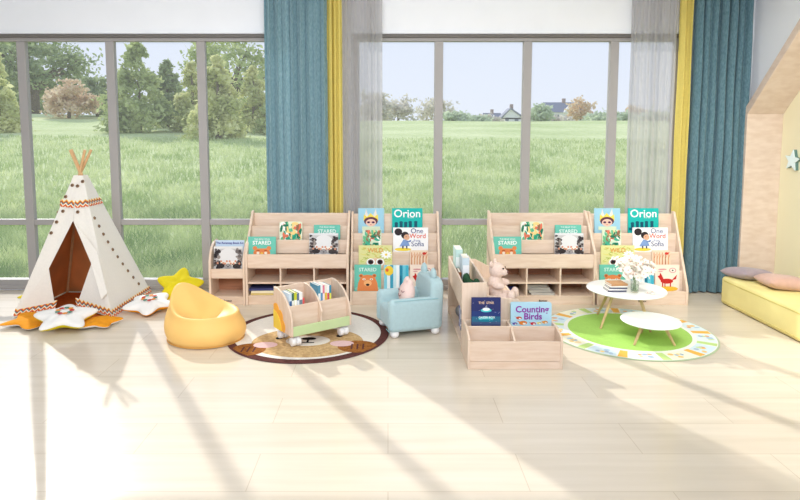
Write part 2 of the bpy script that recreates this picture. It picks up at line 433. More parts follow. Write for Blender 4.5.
def art_bear_top(r):
    return [((228, 136, 78), [(.2, 0), (.2, .42), (.3, .55), (.7, .55), (.8, .42), (.8, 0)]), ((228, 136, 78), circ(.25, .56, .08, .08)), ((228, 136, 78), circ(.75, .56, .08, .08)),
            ((250, 236, 214), circ(.36, .38, .055, .05)), ((250, 236, 214), circ(.64, .38, .055, .05)), ((170, 84, 46), circ(.36, .47, .06, .025)), ((170, 84, 46), circ(.64, .47, .06, .025)), ((240, 190, 80), circ(.5, .34, .05, .07))]
def art_stripes(r):
    out = []
    for i, c in enumerate([(130, 205, 222), (230, 242, 244), (60, 160, 190), (200, 232, 238), (240, 246, 246), (40, 140, 170), (110, 200, 220), (70, 180, 206)]):
        out.append((c, rect(i/8, 0, (i+1)/8, 1)))
    return out+[((244, 206, 60), circ(.2, .84, .18, .14)), ((226, 100, 60), circ(.13, .86, .06, .05)), ((250, 250, 250), rect(.5, .1, .56, .6)), ((20, 90, 120), rect(.66, .05, .7, .7))]
def art_fox(r):
    return [((240, 190, 60), circ(.5, .06, .44, .1)), ((196, 40, 34), circ(.48, .36, .26, .1)), ((196, 40, 34), [(.1, .55), (.26, .62), (.36, .42), (.24, .36)]),
            ((196, 40, 34), [(.18, .58), (.2, .7), (.27, .6)]), ((196, 40, 34), [(.66, .38), (.9, .62), (.86, .44)]), ((196, 40, 34), rect(.28, .14, .33, .34)),
            ((196, 40, 34), rect(.38, .14, .42, .3)), ((196, 40, 34), rect(.6, .14, .65, .34)), ((214, 150, 150), circ(.3, .82, .18, .03)), ((214, 150, 150), circ(.72, .78, .15, .1)),
            ((246, 232, 220), circ(.72, .78, .11, .07)), ((60, 60, 60), circ(.72, .78, .04, .03)), ((214, 150, 150), circ(.22, .74, .1, .02))]
def art_animals(r):
    out = [((196, 194, 194), rect(.01, .01, .99, .9)), ((226, 226, 226), circ(.5, .5, .34, .42))]
    for i in range(60):
        sx = r.choice([-1, 1]); x = .5+sx*r.uniform(.3, .47); y = r.uniform(.03, .88)
        out.append((r.choice([(70, 62, 62), (110, 102, 100), (44, 38, 40), (150, 140, 134)]), circ(x, y, r.uniform(.03, .08), r.uniform(.04, .09), 9)))
    for x, y, c in ((.36, .22, (240, 236, 228)), (.66, .22, (244, 238, 226)), (.5, .12, (160, 156, 156)), (.24, .14, (52, 46, 48)), (.8, .12, (60, 54, 54))):
        out += [(c, circ(x, y, .14, .12)), ((40, 34, 34), circ(x, y-.02, .03, .025)), ((40, 34, 34), circ(x-.06, y+.04, .015)), ((40, 34, 34), circ(x+.06, y+.04, .015)),
                ((214, 150, 120), circ(x-.1, y+.12, .035, .05)), ((214, 150, 120), circ(x+.1, y+.12, .035, .05))]
    return out
def art_birds(r):
    out = []
    for x, y, s, c in ((.2, .34, .07, (196, 76, 50)), (.3, .13, .1, (224, 130, 50)), (.55, .1, .07, (206, 40, 60)), (.84, .16, .07, (224, 150, 60)), (.1, .1, .06, (90, 70, 160)), (.7, .12, .06, (240, 220, 140))):
        out += [(c, circ(x, y, s, s*.9)), (c, [(x-s, y+.02), (x-s*1.7, y+s), (x-s*.6, y+s*.5)]), ((250, 244, 230), circ(x+s*.3, y-s*.3, s*.4)), ((30, 26, 30), circ(x+s*.4, y+s*.3, s*.14))]
    return out
def art_night(r):
    out = [((40, 60, 120), rect(0, .3, 1, .5)), ((50, 110, 140), rect(0, .1, 1, .3)), ((70, 90, 130), rect(0, 0, 1, .1)),
           ((84, 206, 206), circ(.5, .53, .19, .07)), ((240, 246, 246), circ(.5, .57, .13, .06)), ((84, 206, 206), circ(.5, .22, .26, .08)), ((30, 130, 150), circ(.5, .15, .24, .05)),
           ((150, 150, 170), [(.46, .64), (.5, .72), (.54, .64)])]
    for i in range(22):
        out.append(((200, 200, 216), circ(r.uniform(.05, .95), r.uniform(.02, .95), .01, .01, 5)))
    return out
def art_plain(r): return []

def lift(art, k):
    """squeeze an art into the upper part k of a tall cover, the visible part"""
    return lambda r: [(c, [(p[0], 1-k+k*p[1]) for p in poly]) for c, poly in art(r)]
def make_book(w, h, t, bg, art, titles, loc, tilt, label, rz=0., round_=.0, name='picture_book', group=None, spine=None, seed=3):
    """stands on its bottom edge at loc, cover towards -Y, leaning back by tilt"""
    root = thing(name, loc, 0, label, 'book', group); root.rotation_euler = (-tilt, 0, rz)
    c = MB(); cm = flat(bg); ct = .0022
    def outline(y0, y1):
        if round_:
            pts = []
            for cx, cz, a in ((w/2-round_, round_, -PI/2), (w/2-round_, h-round_, 0), (-w/2+round_, h-round_, PI/2), (-w/2+round_, round_, PI)):
                for k in range(6): pts.append((cx+round_*math.cos(a+PI/2*k/5), cz+round_*math.sin(a+PI/2*k/5)))
            c.prism(pts, 'y', y0, y1, cm)
        else: c.box(-w/2, w/2, y0, y1, 0, h, cm)
    outline(-t, -t+ct); outline(-ct, 0); c.box(-w/2, -w/2+ct, -t+ct, -ct, round_, h-round_, cm)
    c.build('cover', root)
    p = MB(); p.box(-w/2+ct, w/2-.004-round_*.4, -t+ct, -ct, .004+round_*.4, h-.004-round_*.4, PAGES); p.build('pages', root)
    shapes = art(random.Random(seed))
    if shapes:
        a = MB()
        for i, (col, poly) in enumerate(shapes):
            y = -t-.0004-.00004*i
            a.add([((max(.004, min(.996, q[0]))-.5)*w, y, max(.004, min(.996, q[1]))*h) for q in poly], [tuple(range(len(poly)))], flat(col))
        a.build('illustration', root, fix=False)
    for (body, col, size, u, v, *rest) in titles:
        put_text('title', body, flat(col), size, ((u-.5)*w, -t-.0032, v*h), root, bold=rest[0] if rest else 0.)
    return root

# ------------------------------------------------------------------ book furniture
def tier_furniture(name, w, loc, label, lips, back_top, side, cubbies, extra=None, group=None, cat='bookshelf', plate=True):
    """local x 0..w, y 0 = front .. depth; lips = [(y, z_bottom, z_top)] front to back; side = profile of the end panels"""
    root = thing(name, loc, 0, label, cat, group)
    D = side[-1][0]
    for x in (0, w-.02):
        s = MB(); s.prism(side, 'x', x, x+.02, WOODV); s.build('side_panel', root, bevel=.003)
    k = MB(); k.box(.02, w-.02, D-.014, D-.002, 0, back_top, WOOD); k.build('back_panel', root, bevel=.002)
    for i, (y, z0, z1) in enumerate(lips):
        l = MB(); l.box(.02, w-.02, y, y+.014, z0, z1, WOOD); l.build('display_panel', root, bevel=.002)
        ny = lips[i+1][0] if i+1 < len(lips) else D-.014
        f = MB(); f.box(.02, w-.02, y+.014, ny, z0+.02, z0+.03, WOOD); f.build('ledge', root)
    if cubbies:
        zs, xs, top = cubbies
        k = MB(); k.box(.02, w-.02, D-.017, D-.0142, zs[0]+.015, top, WOODD); k.build('cubby_shade_back', root)  # extra board whose brown carries the shade inside the cubbies
        k = MB(); k.box(.02, w-.02, .012, .026, 0, zs[0], WOOD); k.build('kick_board', root, bevel=.002)
        for z in zs+[top]:
            s = MB(); s.box(.02, w-.02, .006, D-.0172, z, z+.014, WOOD); s.build('shelf_board', root, bevel=.002)
        lv = zs+[top]
        for x in xs:
            s = MB()
            for a, bb in zip(lv[:-1], lv[1:]): s.box(x-.007, x+.007, .008, D-.0172, a+.014, bb, WOODV)
            s.build('divider', root)
    if plate: put_text('name_mark', 'Bonnor', INK, .024, (w*.5, .0085 if cubbies else -.003, .035), root, bold=.0006)
    return root

WIDE_LIPS = [(.0, .335, .452), (.10, .44, .562), (.20, .545, .672)]
WIDE_SIDE = [(-.01, 0), (-.01, .455), (-.004, .468), (.27, .79), (.285, .80), (.32, .80), (.32, 0)]
wide = tier_furniture('tiered_bookshelf', .905, (-1.25, 5.17, 0), 'wide pale maple bookshelf behind the rolling cart, tiers above six cubbies',
                      WIDE_LIPS, .777, WIDE_SIDE, ([.066, .188], [.305, .60], .326), group='wide tiered bookshelves')
dup(wide, (.915, 5.17, 0), label='wide pale maple bookshelf behind the toy bear, grey magazines in its middle cubby')
RACK_LIPS = [(.0, .0, .120), (.075, .10, .292), (.15, .24, .442), (.225, .39, .602)]
RACK_SIDE = [(-.01, 0), (-.01, .13), (-.003, .16), (.285, .775), (.30, .79), (.335, .79), (.335, 0)]
rack = tier_furniture('book_display_rack', .80, (-.335, 5.17, 0), 'four-tier maple display rack of picture books behind the blue armchair',
                      RACK_LIPS, .768, RACK_SIDE, None, group='book display racks', cat='book rack')
dup(rack, (1.838, 5.17, 0), label='four-tier maple display rack of picture books behind the flower vase')
NSIDE = [(-.01, 0), (-.01, .32), (-.004, .39), (.02, .45), (.06, .50), (.11, .53), (.17, .545), (.25, .548), (.25, 0)]
narrow = tier_furniture('bookcase', .318, (-1.571, 5.17, 0), 'narrow low maple bookcase with rounded sides and one open cubby', [(.0, .245, .322)], .5, NSIDE, ([.06], [], .236), cat='bookcase')

def leaning(x, y, z, w, h, bg, art, titles, label, t=.012, tilt=.14, **kw):
    return make_book(w, h, t, bg, art, titles, (x, y, z), tilt, label, **kw)
BEAR_T = [('THE BEAR WHO', (220, 240, 232), .019, .5, .90, .0004), ('STARED', (250, 252, 250), .046, .5, .76, .001)]
TEALB = (108, 196, 176)
# books on the wide shelves: front pocket floor z=.365, second .47
def wide_books(dx, where):
    y = 5.17
    leaning(-1.113+dx, y+.050, .366, .245, .232, TEALB, art_bear_top, BEAR_T, 'teal book with an orange bear on the shelf '+where)
    leaning(-.874+dx, y+.155, .472, .205, .245, (226, 234, 206), art_leaves, [], 'rounded green leaf book on the shelf '+where, round_=.02, seed=5)
    leaning(-.548+dx, y+.155, .472, .235, .215, TEALB, art_plain, BEAR_T[:1]+[('STARED', (236, 248, 242), .046, .5, .72, .001)], 'teal book behind a grey animal book on the shelf '+where)
    leaning(-.568+dx, y+.050, .366, .255, .262, (222, 222, 224), lift(art_animals, .70), [], 'grey animal-face book on the shelf '+where, seed=9)
wide_books(0, 'behind the rolling cart')
wide_books(2.168, 'behind the toy bear')
# narrow bookcase
leaning(-1.408, 5.17+.075, .276, .255, .285, (196, 214, 232), art_plain, [('The Runaway Book Kit', (86, 84, 150), .026, .5, .91, .0006)], 'pale blue book with purple title at the back of the narrow bookcase', t=.010, tilt=.16)
leaning(-1.412, 5.17+.045, .276, .252, .235, (226, 226, 224), lift(art_animals, .84), [], 'grey animal book standing in the narrow low bookcase', seed=4, tilt=.12, t=.010)

def rack_books(dx, where):
    y = 5.17; R = ' rack '+where
    leaning(-.155+dx, y+.285, .421, .237, .40, (160, 208, 228), art_crown_tall, [], 'light blue crown book, top tier of the'+R, tilt=.10)
    leaning(.177+dx, y+.285, .421, .28, .40, (28, 186, 178), art_orion_tall, [('Orion', (250, 252, 250), .10, .5, .87, .0015), ('and the', (230, 250, 246), .02, .62, .785)], 'teal book titled Orion, top tier of the'+R, tilt=.10)
    leaning(-.145+dx, y+.189, .271, .172, .365, (222, 234, 206), art_leaves_tall, [], 'green leaf-pattern book, second tier of the'+R, tilt=.10, seed=6)
    leaning(.205+dx, y+.189, .271, .318, .385, (248, 248, 248), art_oneword_tall, [('One', (50, 66, 130), .064, .68, .918, 0), ('Word', (222, 84, 54), .060, .70, .80, .0004), ('from', (110, 120, 170), .03, .68, .695), ('Sofia', (50, 66, 130), .062, .70, .61, 0)],
            'white book titled One Word, second tier of the'+R, tilt=.10)
    leaning(-.113+dx, y+.116, .131, .30, .375, (226, 224, 156), art_wild_tall, [('WILD', (226, 150, 70), .055, .5, .88, .0005)], 'yellow-green big-eyed face book, third tier of the'+R, tilt=.10)
    leaning(.278+dx, y+.116, .131, .165, .33, (238, 214, 188), art_trunks_tall, [], 'beige tree-trunk book, third tier of the'+R, tilt=.10)
    leaning(-.18+dx, y+.047, .031, .235, .315, TEALB, art_bear_full, [('STARED', (214, 240, 230), .044, .5, .86, .001)], 'teal orange-bear book, bottom tier of the'+R, tilt=.10)
    leaning(.074+dx, y+.047, .031, .22, .312, (200, 232, 238), art_stripes, [], 'blue striped book, bottom tier of the'+R, tilt=.10)
    leaning(.303+dx, y+.047, .031, .215, .315, (246, 226, 210), art_fox_tall, [], 'cream red-fox book, bottom tier of the'+R, tilt=.10)
art_crown_tall = lift(art_crown, .50); art_orion_tall = lift(art_orion, .52); art_oneword_tall = lift(art_oneword, .57)
art_wild_tall = lift(art_wild, .58); art_bear_full = lift(art_bear, .74); art_fox_tall = lift(art_fox, .72); art_trunks_tall = lift(art_trunks, .52); art_leaves_tall = lift(art_leaves, .56)
rack_books(0, 'behind the blue armchair')
rack_books(2.173, 'behind the flower vase')

# books lying in the cubbies
def flat_book(x, y, z, w, d, t, bg, label, rz=0, group=None, soft=False, cat='book', name='book'):
    """lies flat, spine towards the room"""
    root = thing(name, (x, y, z), rz, label, cat, group)
    c = MB(); m = flat(bg); k = .0018
    c.box(-w/2, w/2, 0, d, 0, k, m); c.box(-w/2, w/2, 0, d, t-k, t, m); c.box(-w/2, w/2, 0, k, k, t-k, m); c.build('cover', root)
    p = MB(); p.box(-w/2+.003, w/2-.003, k, d-.003, k, t-k, PAGES); p.build('pages', root)
    return root
zb = .080
flat_book(-1.115, 5.205, zb, .20, .16, .018, (214, 190, 120), 'tan book at the bottom of the pile in the left cubby left of the armchair')
flat_book(-1.11, 5.203, zb+.018, .205, .16, .022, (242, 232, 196), 'cream book in the middle of the pile in the left cubby')
flat_book(-1.12, 5.20, zb+.040, .215, .16, .020, (66, 72, 120), 'navy book on top of the cream books in the left cubby', rz=.03)
flat_book(-.79, 5.23, zb, .19, .15, .03, (48, 44, 48), 'black book lying in the lower middle cubby behind the rolling cart', rz=.06)
flat_book(-.50, 5.23, zb, .19, .15, .035, (96, 48, 50), 'dark red book lying in the lower right cubby behind the rolling cart')
flat_book(1.06, 5.21, zb, .16, .15, .024, (232, 230, 228), 'white book under a navy one in the cubby behind the toy bear')
flat_book(1.06, 5.205, zb+.024, .165, .15, .022, (70, 80, 150), 'navy book on a white one in the cubby behind the toy bear', rz=-.04)
mag = ['topmost grey magazine of the fanned pile in the middle cubby', 'second grey magazine from the top of the fanned pile', 'third grey magazine from the top of the fanned pile', 'lowest grey magazine of the fanned pile in the middle cubby']
for i in range(4):
    flat_book(1.37-.018*i, 5.205+.012*i, zb+.021*i, .205, .15, .019, (186-6*i, 182-6*i, 174-6*i), mag[3-i], rz=(-.05, .08, -.1, .05)[i], group='grey magazines in the cubby', cat='magazine', name='magazine')

# ------------------------------------------------------------------ rolling cart
A = math.radians(35.2)
cart = thing('rolling_book_cart', (-.671, 4.061, .0103), A, 'small maple book cart on white casters standing on the bear rug', 'book cart')
CW, CD, Z0 = .49, .285, .08
def arc_side():
    pts = [(0, Z0), (0, .155)]
    for k in range(1, 11):
        a = PI/2*k/10; pts.append((.265*(1-math.cos(a)), .155+.228*math.sin(a)))
    return pts+[(CD, .383), (CD, Z0)]
for x in (0, CW-.016):
    s = MB(); s.prism(arc_side(), 'x', x, x+.016, WOODV); s.build('side_panel', cart, bevel=.003)
s = MB(); s.prism([(p[0]+.012 if p[0] < .01 else p[0]-.01, max(p[1], .1)-.004) for p in arc_side()], 'x', CW/2-.007, CW/2+.007, WOODV); s.build('divider', cart, bevel=.002)
s = MB(); s.box(.016, CW-.016, CD-.014, CD, Z0, .378, WOOD); s.build('back_panel', cart, bevel=.002)
s = MB(); s.box(.016, CW-.016, .002, CD-.014, Z0+.012, Z0+.024, WOOD); s.build('bottom_board', cart)
s = MB(); s.box(.016, CW-.016, 0, .014, Z0, .148, GREENSTRIP); s.build('front_rail', cart, bevel=.002)['label'] = 'pale green front rail'
for x0, x1 in ((.016, CW/2-.007), (CW/2+.007, CW-.016)):
    s = MB(); s.box(x0, x1, .05, .06, .104, .285, WOOD); s.build('front_panel', cart, bevel=.002)
# flower emblem on the left side, cut by the panel's back and bottom edges
def scallop(cy, cz, r, am, n, clip=True):
    pts = []
    for k in range(73):
        a = PI/2+PI/2*0+ (PI/2)*k/72
        rr = r+am*abs(math.sin(n*(a)))
        pts.append((cy+rr*math.cos(a), cz+rr*math.sin(a)))
    return [(cy, cz)]+pts
fb = MB(); fb.prism(scallop(CD-.004, Z0+.004, .17, .02, 6), 'x', -.004, 0, flat((246, 176, 70))); em = fb.build('flower_emblem', cart); em['label'] = 'orange flower cut-out'
fb = MB(); fb.prism(scallop(CD-.004, Z0+.004, .13, 0, 1), 'x', -.007, -.004, flat((250, 216, 80))); fb.build('flower_centre', em)
for x, y in ((.05, .04), (CW-.05, .04), (.05, CD-.04), (CW-.05, CD-.04)):
    cst = thing('caster', (x, y, 0)); cst.parent = cart
    c = MB(); c.box(-.014, .014, -.016, .016, .062, Z0, CASTERG); c.tube([(0, 0, .05), (0, 0, .066)], .012, CASTERG); c.build('bracket', cst)
    for dx in (-.0185, .0185):
        c = MB(); c.tube([(dx-.017, 0, .032), (dx+.017, 0, .032)], .032, CASTER, 24); c.build('wheel', cst, smooth=True, bevel=.009, seg=3)
def upright_book(x, y, z, th, h, d, bg, label, M=None, rz=0, group=None, tilt=0, stripe=None, name='book'):
    """stands with its spine towards -Y"""
    root = thing(name, (x, y, z), rz, label, 'book', group); root.rotation_euler = (0, tilt, rz)
    c = MB(); m = flat(bg); k = .0018
    c.box(0, k, 0, d, 0, h, m); c.box(th-k, th, 0, d, 0, h, m); c.box(k, th-k, 0, k, 0, h, m)
    if stripe: c.box(.001, th-.001, -.0006, 0, h*.55, h*.8, flat(stripe)); c.box(.001, th-.001, -.0006, 0, h*.2, h*.3, flat(stripe))
    c.build('cover', root)
    p = MB(); p.box(k, th-k, k, d-.003, .003, h-.003, PAGES); p.build('pages', root)
    return root
def cart_pt(x, y): return (-.671+x*math.cos(A)-y*math.sin(A), 4.061+x*math.sin(A)+y*math.cos(A))
def cart_books(x, items, where):
    for th, h, c, st, nm in items:
        px, py = cart_pt(x, .068)
        upright_book(px, py, .1155, th-.001, h+.03, .125, c, nm+' standing in the '+where+' bay of the rolling cart', rz=A, stripe=st, group='books in the rolling cart'); x += th
cart_books(.020, [(.020, .235, (206, 222, 236), (70, 110, 160), 'pale blue book'), (.018, .236, (66, 110, 92), (240, 240, 230), 'dark green book'), (.022, .238, (206, 212, 60), (250, 250, 240), 'lime yellow book'),
                  (.018, .23, (104, 124, 150), (230, 234, 240), 'slate blue book'), (.026, .232, (240, 240, 238), (120, 140, 150), 'white book'), (.016, .19, (222, 90, 90), (250, 226, 220), 'small red book')], 'left')
cart_books(.250, [(.020, .26, (92, 150, 176), (240, 246, 246), 'blue book'), (.018, .262, (240, 240, 240), (90, 150, 190), 'white and blue book'), (.016, .255, (226, 130, 150), (250, 240, 240), 'pink book'),
                  (.020, .258, (238, 236, 226), (230, 190, 60), 'cream and yellow book'), (.018, .252, (244, 244, 244), (220, 80, 90), 'white and red book'), (.018, .248, (60, 140, 170), (220, 220, 90), 'teal blue book')], 'right')

# ------------------------------------------------------------------ bear rug and number rug
def disc(B, cx, cy, rx, ry, z, m, n=64, rot=0):
    B.add([(cx+rx*math.cos(2*PI*k/n)*math.cos(rot)-ry*math.sin(2*PI*k/n)*math.sin(rot), cy+rx*math.cos(2*PI*k/n)*math.sin(rot)+ry*math.sin(2*PI*k/n)*math.cos(rot), z) for k in range(n)], [tuple(range(n))], m)
RUGB = mat('rug_brown', (104, 66, 62), rough=1, noise=.2, scale=60, spec=.05, bump=.4, bscale=120)
RUGW = mat('rug_cream', (240, 234, 224), rough=1, noise=.06, scale=60, spec=.05, bump=.3, bscale=120)
RUGT = mat('rug_tan', (216, 184, 136), rough=1, rgb2=(190, 154, 108), scale=40, spec=.05, bump=.5, bscale=100)
RUGE = mat('rug_ear', (170, 112, 60), rough=1, rgb2=(140, 86, 44), scale=50, spec=.05, bump=.5, bscale=100)
RUGP = mat('rug_pink', (232, 196, 196), rough=1, noise=.08, scale=60, spec=.05)
RUGK = mat('rug_black', (40, 36, 36), rough=1, spec=.05)
rug = MB(); rug.lathe([(.60, 0), (.605, .004), (.60, .008), (.001, .008)], RUGB, 96)
disc(rug, 0, 0, .545, .545, .0085, RUGW, 96)
disc(rug, .02, -.20, .40, .31, .0090, RUGT)
for x, y, rx, ry in ((-.37, -.36, .12, .12), (.385, -.30, .14, .12)):
    pts = [(x+rx*math.cos(2*PI*k/40), y+ry*math.sin(2*PI*k/40)) for k in range(40)]
    pts = [(p[0]*min(1, .592/math.hypot(*p)), p[1]*min(1, .592/math.hypot(*p)), .0094) for p in pts]
    rug.add(pts, [tuple(range(40))], RUGE)
    for k in (-1, 0, 1): rug.box(x+k*.04-.006+.0, x+k*.04+.006, y-.05, y+.05, .0094, .0098, RUGB)
for x, y in ((-.27, -.27), (.27, -.24)): disc(rug, x, y, .085, .06, .0096, RUGP)
disc(rug, .02, -.18, .16, .11, .0096, RUGW)
disc(rug, .02, -.14, .055, .03, .0099, RUGK, 24); rug.box(.012, .028, -.22, -.15, .0099, .0102, RUGK)
for s in (-1, 1): rug.box(.02+min(0, s*.05), .02+max(0, s*.05), -.23, -.215, .0099, .0102, RUGK)
for x, y in ((-.2, -.13), (.24, -.08)): disc(rug, x, y, .024, .028, .0099, RUGK, 20)
r1 = rug.build('round_rug', smooth=False, fix=False, loc=(-.60, 4.41, 0)); tag(r1, 'round cream rug with a tan bear face and dark brown border', 'rug')

rug = MB(); rug.lathe([(.612, 0), (.617, .003), (.612, .006), (.001, .006)], flat((178, 196, 160)), 96)
RG = mat('rug_green', (172, 214, 110), rough=1, noise=.06, scale=60, spec=.05)
RIV = mat('rug_ivory', (244, 244, 238), rough=1, noise=.03, scale=60, spec=.05)
disc(rug, 0, 0, .605, .605, .0065, RIV, 96)
def sector(B, a0, a1, r0, r1, z, m, n=6):
    B.add([(r1*math.cos(a0+(a1-a0)*k/n), r1*math.sin(a0+(a1-a0)*k/n), z) for k in range(n+1)]+[(r0*math.cos(a1+(a0-a1)*k/n), r0*math.sin(a1+(a0-a1)*k/n), z) for k in range(n+1)], [tuple(range(2*n+2))], m)
rr = random.Random(5); SEG = 13
for i in range(SEG):
    a = 2*PI*i/SEG
    sector(rug, a, a+2*PI/SEG*.70, .47, .60, .0069, flat([(226, 238, 242), (250, 246, 222), (214, 232, 242)][i % 3]))
    sector(rug, a+2*PI/SEG*.74, a+2*PI/SEG*.96, .47, .60, .0069, flat([(244, 186, 84), (196, 224, 140)][i % 2]))
    for k in range(5):
        aa = a+2*PI/SEG*rr.uniform(.12, .58); q = rr.uniform(.50, .57)
        disc(rug, q*math.cos(aa), q*math.sin(aa), rr.uniform(.012, .028), rr.uniform(.012, .022), .0072+.0001*k, flat(rr.choice([(180, 206, 226), (244, 200, 120), (206, 226, 160), (226, 170, 120), (170, 190, 210), (250, 220, 150)])), 10)
disc(rug, 0, 0, .455, .455, .0072, RIV, 96); disc(rug, 0, 0, .44, .44, .0075, RG, 96)
r2 = rug.build('round_rug', fix=False, loc=(1.83, 4.46, 0)); tag(r2, 'round green rug with a white picture border under the two tables', 'rug')

# ------------------------------------------------------------------ bean bag
def beanbag():
    n = 56; prof = []
    vs = []; fs = []
    ts = [0, .05, .10, .14, .18, .24, .30, .36, .42, .48, .53, .58, .62, .66, .71, .77, .84, .92, 1]
    for t in ts:
        for j in range(n):
            a = 2*PI*j/n; ca, sa = math.cos(a), math.sin(a)
            back = max(0, -ca*.97-.0*sa); back = ((-(ca*math.cos(.35)+sa*math.sin(-.35))+1)/2)**4.4
            Hh = .208+.18*back
            Rx, Ry = .298, .265
            if t <= .14:
                q = t/.14; r = .9*q; z = .0
            elif t <= .58:
                q = (t-.14)/.44
                r = .9+.11*math.sin(PI*min(1, q*1.25)**.9)-(.16+.12*back)*max(0, q-.45)**1.4
                z = Hh*q**1.05
            else:
                q = (t-.58)/.42
                r0 = .9-(.16+.12*back)*.55**1.4+.0
                r0 = .9+.11*math.sin(PI)-(.16+.12*back)*.55**1.4
                r = r0*(1-q)
                e = math.sin(min(1, q*3)*PI/2)
                seat = .125
                z = Hh+.012*math.sin(min(1, q*4)*PI)*(1-back)-(Hh-seat)*(q**(.75+.5*back) if q < 1 else 1)
            vs.append((r*Rx*ca-.035*back*(z/.3), r*Ry*sa, z))
    for i in range(len(ts)-1):
        for j in range(n): fs.append((i*n+j, i*n+(j+1) % n, (i+1)*n+(j+1) % n, (i+1)*n+j))
    B = MB(); B.add(vs, fs, BEAN)
    root = thing('bean_bag_chair', (-1.345, 4.32, 0), -.3, 'plump yellow bean bag chair beside the bear rug', 'bean bag')
    o = B.build('bag', root, smooth=True, sub=1)
    S = MB()
    pts = []
    for j in range(49):
        a = 2*PI*j/48; pts.append((.298*.95*math.cos(a), .265*.95*math.sin(a), .010))
    S.tube(pts, .004, mat('bean_seam', (226, 170, 84), rough=.6), 6, cap=False); S.build('seam', root, smooth=True)
beanbag()

# ------------------------------------------------------------------ armchair
arm = thing('armchair', (.155, 4.50, 0), math.radians(16.5), 'small powder-blue kids armchair with two ears on the backrest', 'armchair')
# local: +x = towards the backrest, y from -.18 (near side) to .18
def soft(name, x0, x1, y0, y1, z0, z1, r, m, parent, seg=5, M=None):
    B = MB(); B.box(x0, x1, y0, y1, z0, z1, m, M); return B.build(name, parent, smooth=True, bevel=r, seg=seg)
soft('seat', -.195, .13, -.125, .125, .05, .205, .03, BLUEF, arm)
for y0, y1 in ((-.195, -.115), (.115, .195)):
    soft('armrest', -.207, .21, y0, y1, .045, .292, .04, BLUEF, arm)
bk = MB(); prof = [(-.19, .05), (-.19, .34), (-.175, .40), (-.12, .425), (0, .432), (.12, .425), (.175, .40), (.19, .34), (.19, .05)]
Mb = Matrix.Translation((.0, 0, 0))
bk.add([(.105+.02*(p[1] > .3), p[0], p[1]) for p in prof]+[(.21+.015*(p[1] > .3), p[0], p[1]) for p in prof],
       [tuple(range(9))[::-1], tuple(range(9, 18))]+[(i, (i+1) % 9, 9+(i+1) % 9, 9+i) for i in range(9)], BLUEF)
bk.build('backrest', arm, smooth=True, bevel=.03, seg=5)
for y in (-.10, .10):
    e = MB(); e.lathe([(.001, -.03), (.032, -.02), (.036, .005), (.031, .03), (.018, .052), (.001, .06)], BLUEF, 20, Matrix.Translation((.165, y, .436)) @ Matrix.Diagonal((.75, 1, 1, 1)))
    e.build('ear', arm, smooth=True, sub=1)
for x in (-.155, .165):
    for y in (-.15, .15):
        e = MB(); e.ell((x, y, .032), (.034, .034, .032), POMPOM); e.build('foot', arm, smooth=True)['label'] = 'white ball foot'
pp = MB(); pp.tube([(-.207, -.195, .06), (-.21, -.155, .062), (-.207, -.11, .06)], .003, BLUEP, 6); pp.tube([(-.17, -.197, .285), (0, -.197, .287), (.17, -.197, .285)], .0025, BLUEP, 6); pp.build('piping', arm)
# pink cushion
cu = thing('cushion', (.128, 4.44, .212), math.radians(16.5), 'pink oval cushion with stitched sleepy face leaning in the armchair', 'cushion'); cu.rotation_euler = (0, .16, math.radians(16.5))
B = MB(); B.ell((0, 0, .092), (.06, .085, .095), PINKF, 28, 16); B.ell((.0, .035, .165), (.028, .03, .05), PINKF); B.ell((0, -.03, .16), (.028, .03, .045), PINKF); B.build('cushion_body', cu, smooth=True, remesh=.007)
f = MB()
def curve_on(pts): f.tube(pts, .0028, flat((150, 96, 100)), 6)
for yy in (-.045, .02):
    curve_on([(-.06*math.sqrt(max(0, 1-((yy+dy)/.085)**2-((.11+dz-.092)/.092)**2))-.003, yy+dy, .11+dz) for dy, dz in ((-.014, .006), (-.007, -.002), (0, -.004), (.007, -.002), (.014, .006))])
curve_on([(-.06*math.sqrt(max(0, 1-((-.012+dy)/.085)**2-((.075+dz-.092)/.092)**2))-.003, -.012+dy, .075+dz) for dy, dz in ((-.02, .008), (-.01, -.003), (0, -.006), (.01, -.003), (.02, .008))])
f.build('stitched_face', cu)

# ------------------------------------------------------------------ middle units
ua = thing('low_bookcase', (.505, 4.02, 0), 0, 'low maple bookcase facing the armchair, deep bin on top and open shelf below', 'bookcase')
LA = .93
for y in (0, LA-.016):
    s = MB(); s.prism([(0, 0), (0, .30), (.0, .485), (.172, .49), (.172, 0)], 'y', y, y+.016, WOODV); s.build('end_panel', ua, bevel=.003)
s = MB(); s.box(.156, .172, .016, LA-.016, 0, .487, WOOD); s.build('back_panel', ua, bevel=.003)
s = MB(); s.box(0, .014, .016, LA-.016, .30, .482, WOOD); s.build('front_panel', ua, bevel=.003)
s = MB(); s.box(.0, .156, .016, LA-.016, .295, .305, WOOD); s.build('bin_floor', ua)
s = MB(); s.box(.0, .156, .016, LA-.016, .045, .06, WOOD); s.build('shelf_board', ua, bevel=.002)
s = MB(); s.box(.012, .024, .016, LA-.016, .0, .045, WOOD); s.build('kick_board', ua)
ub = thing('low_bookcase', (.679, 4.02, 0), 0, 'low maple book bin with sloped end panels holding the toy bear', 'bookcase')
PB = [(0, 0), (0, .46), (.05, .46), (.215, .372), (.247, .335), (.25, .30), (.25, 0)]
for y in (0, LA-.016):
    s = MB(); s.prism(PB if y else [(0, 0), (0, .40), (.09, .385), (.215, .372), (.247, .335), (.25, .30), (.25, 0)], 'y', y, y+.016, WOODV); s.build('end_panel', ub, bevel=.003)
s = MB(); s.box(0, .014, .016, LA-.016, 0, .455, WOOD); s.build('back_panel', ub, bevel=.002)
s = MB(); s.box(.23, .244, .016, LA-.016, 0, .325, WOOD); s.build('front_panel', ub, bevel=.002)
s = MB(); s.box(.014, .23, .016, LA-.016, .295, .307, WOOD); s.build('bin_floor', ub)
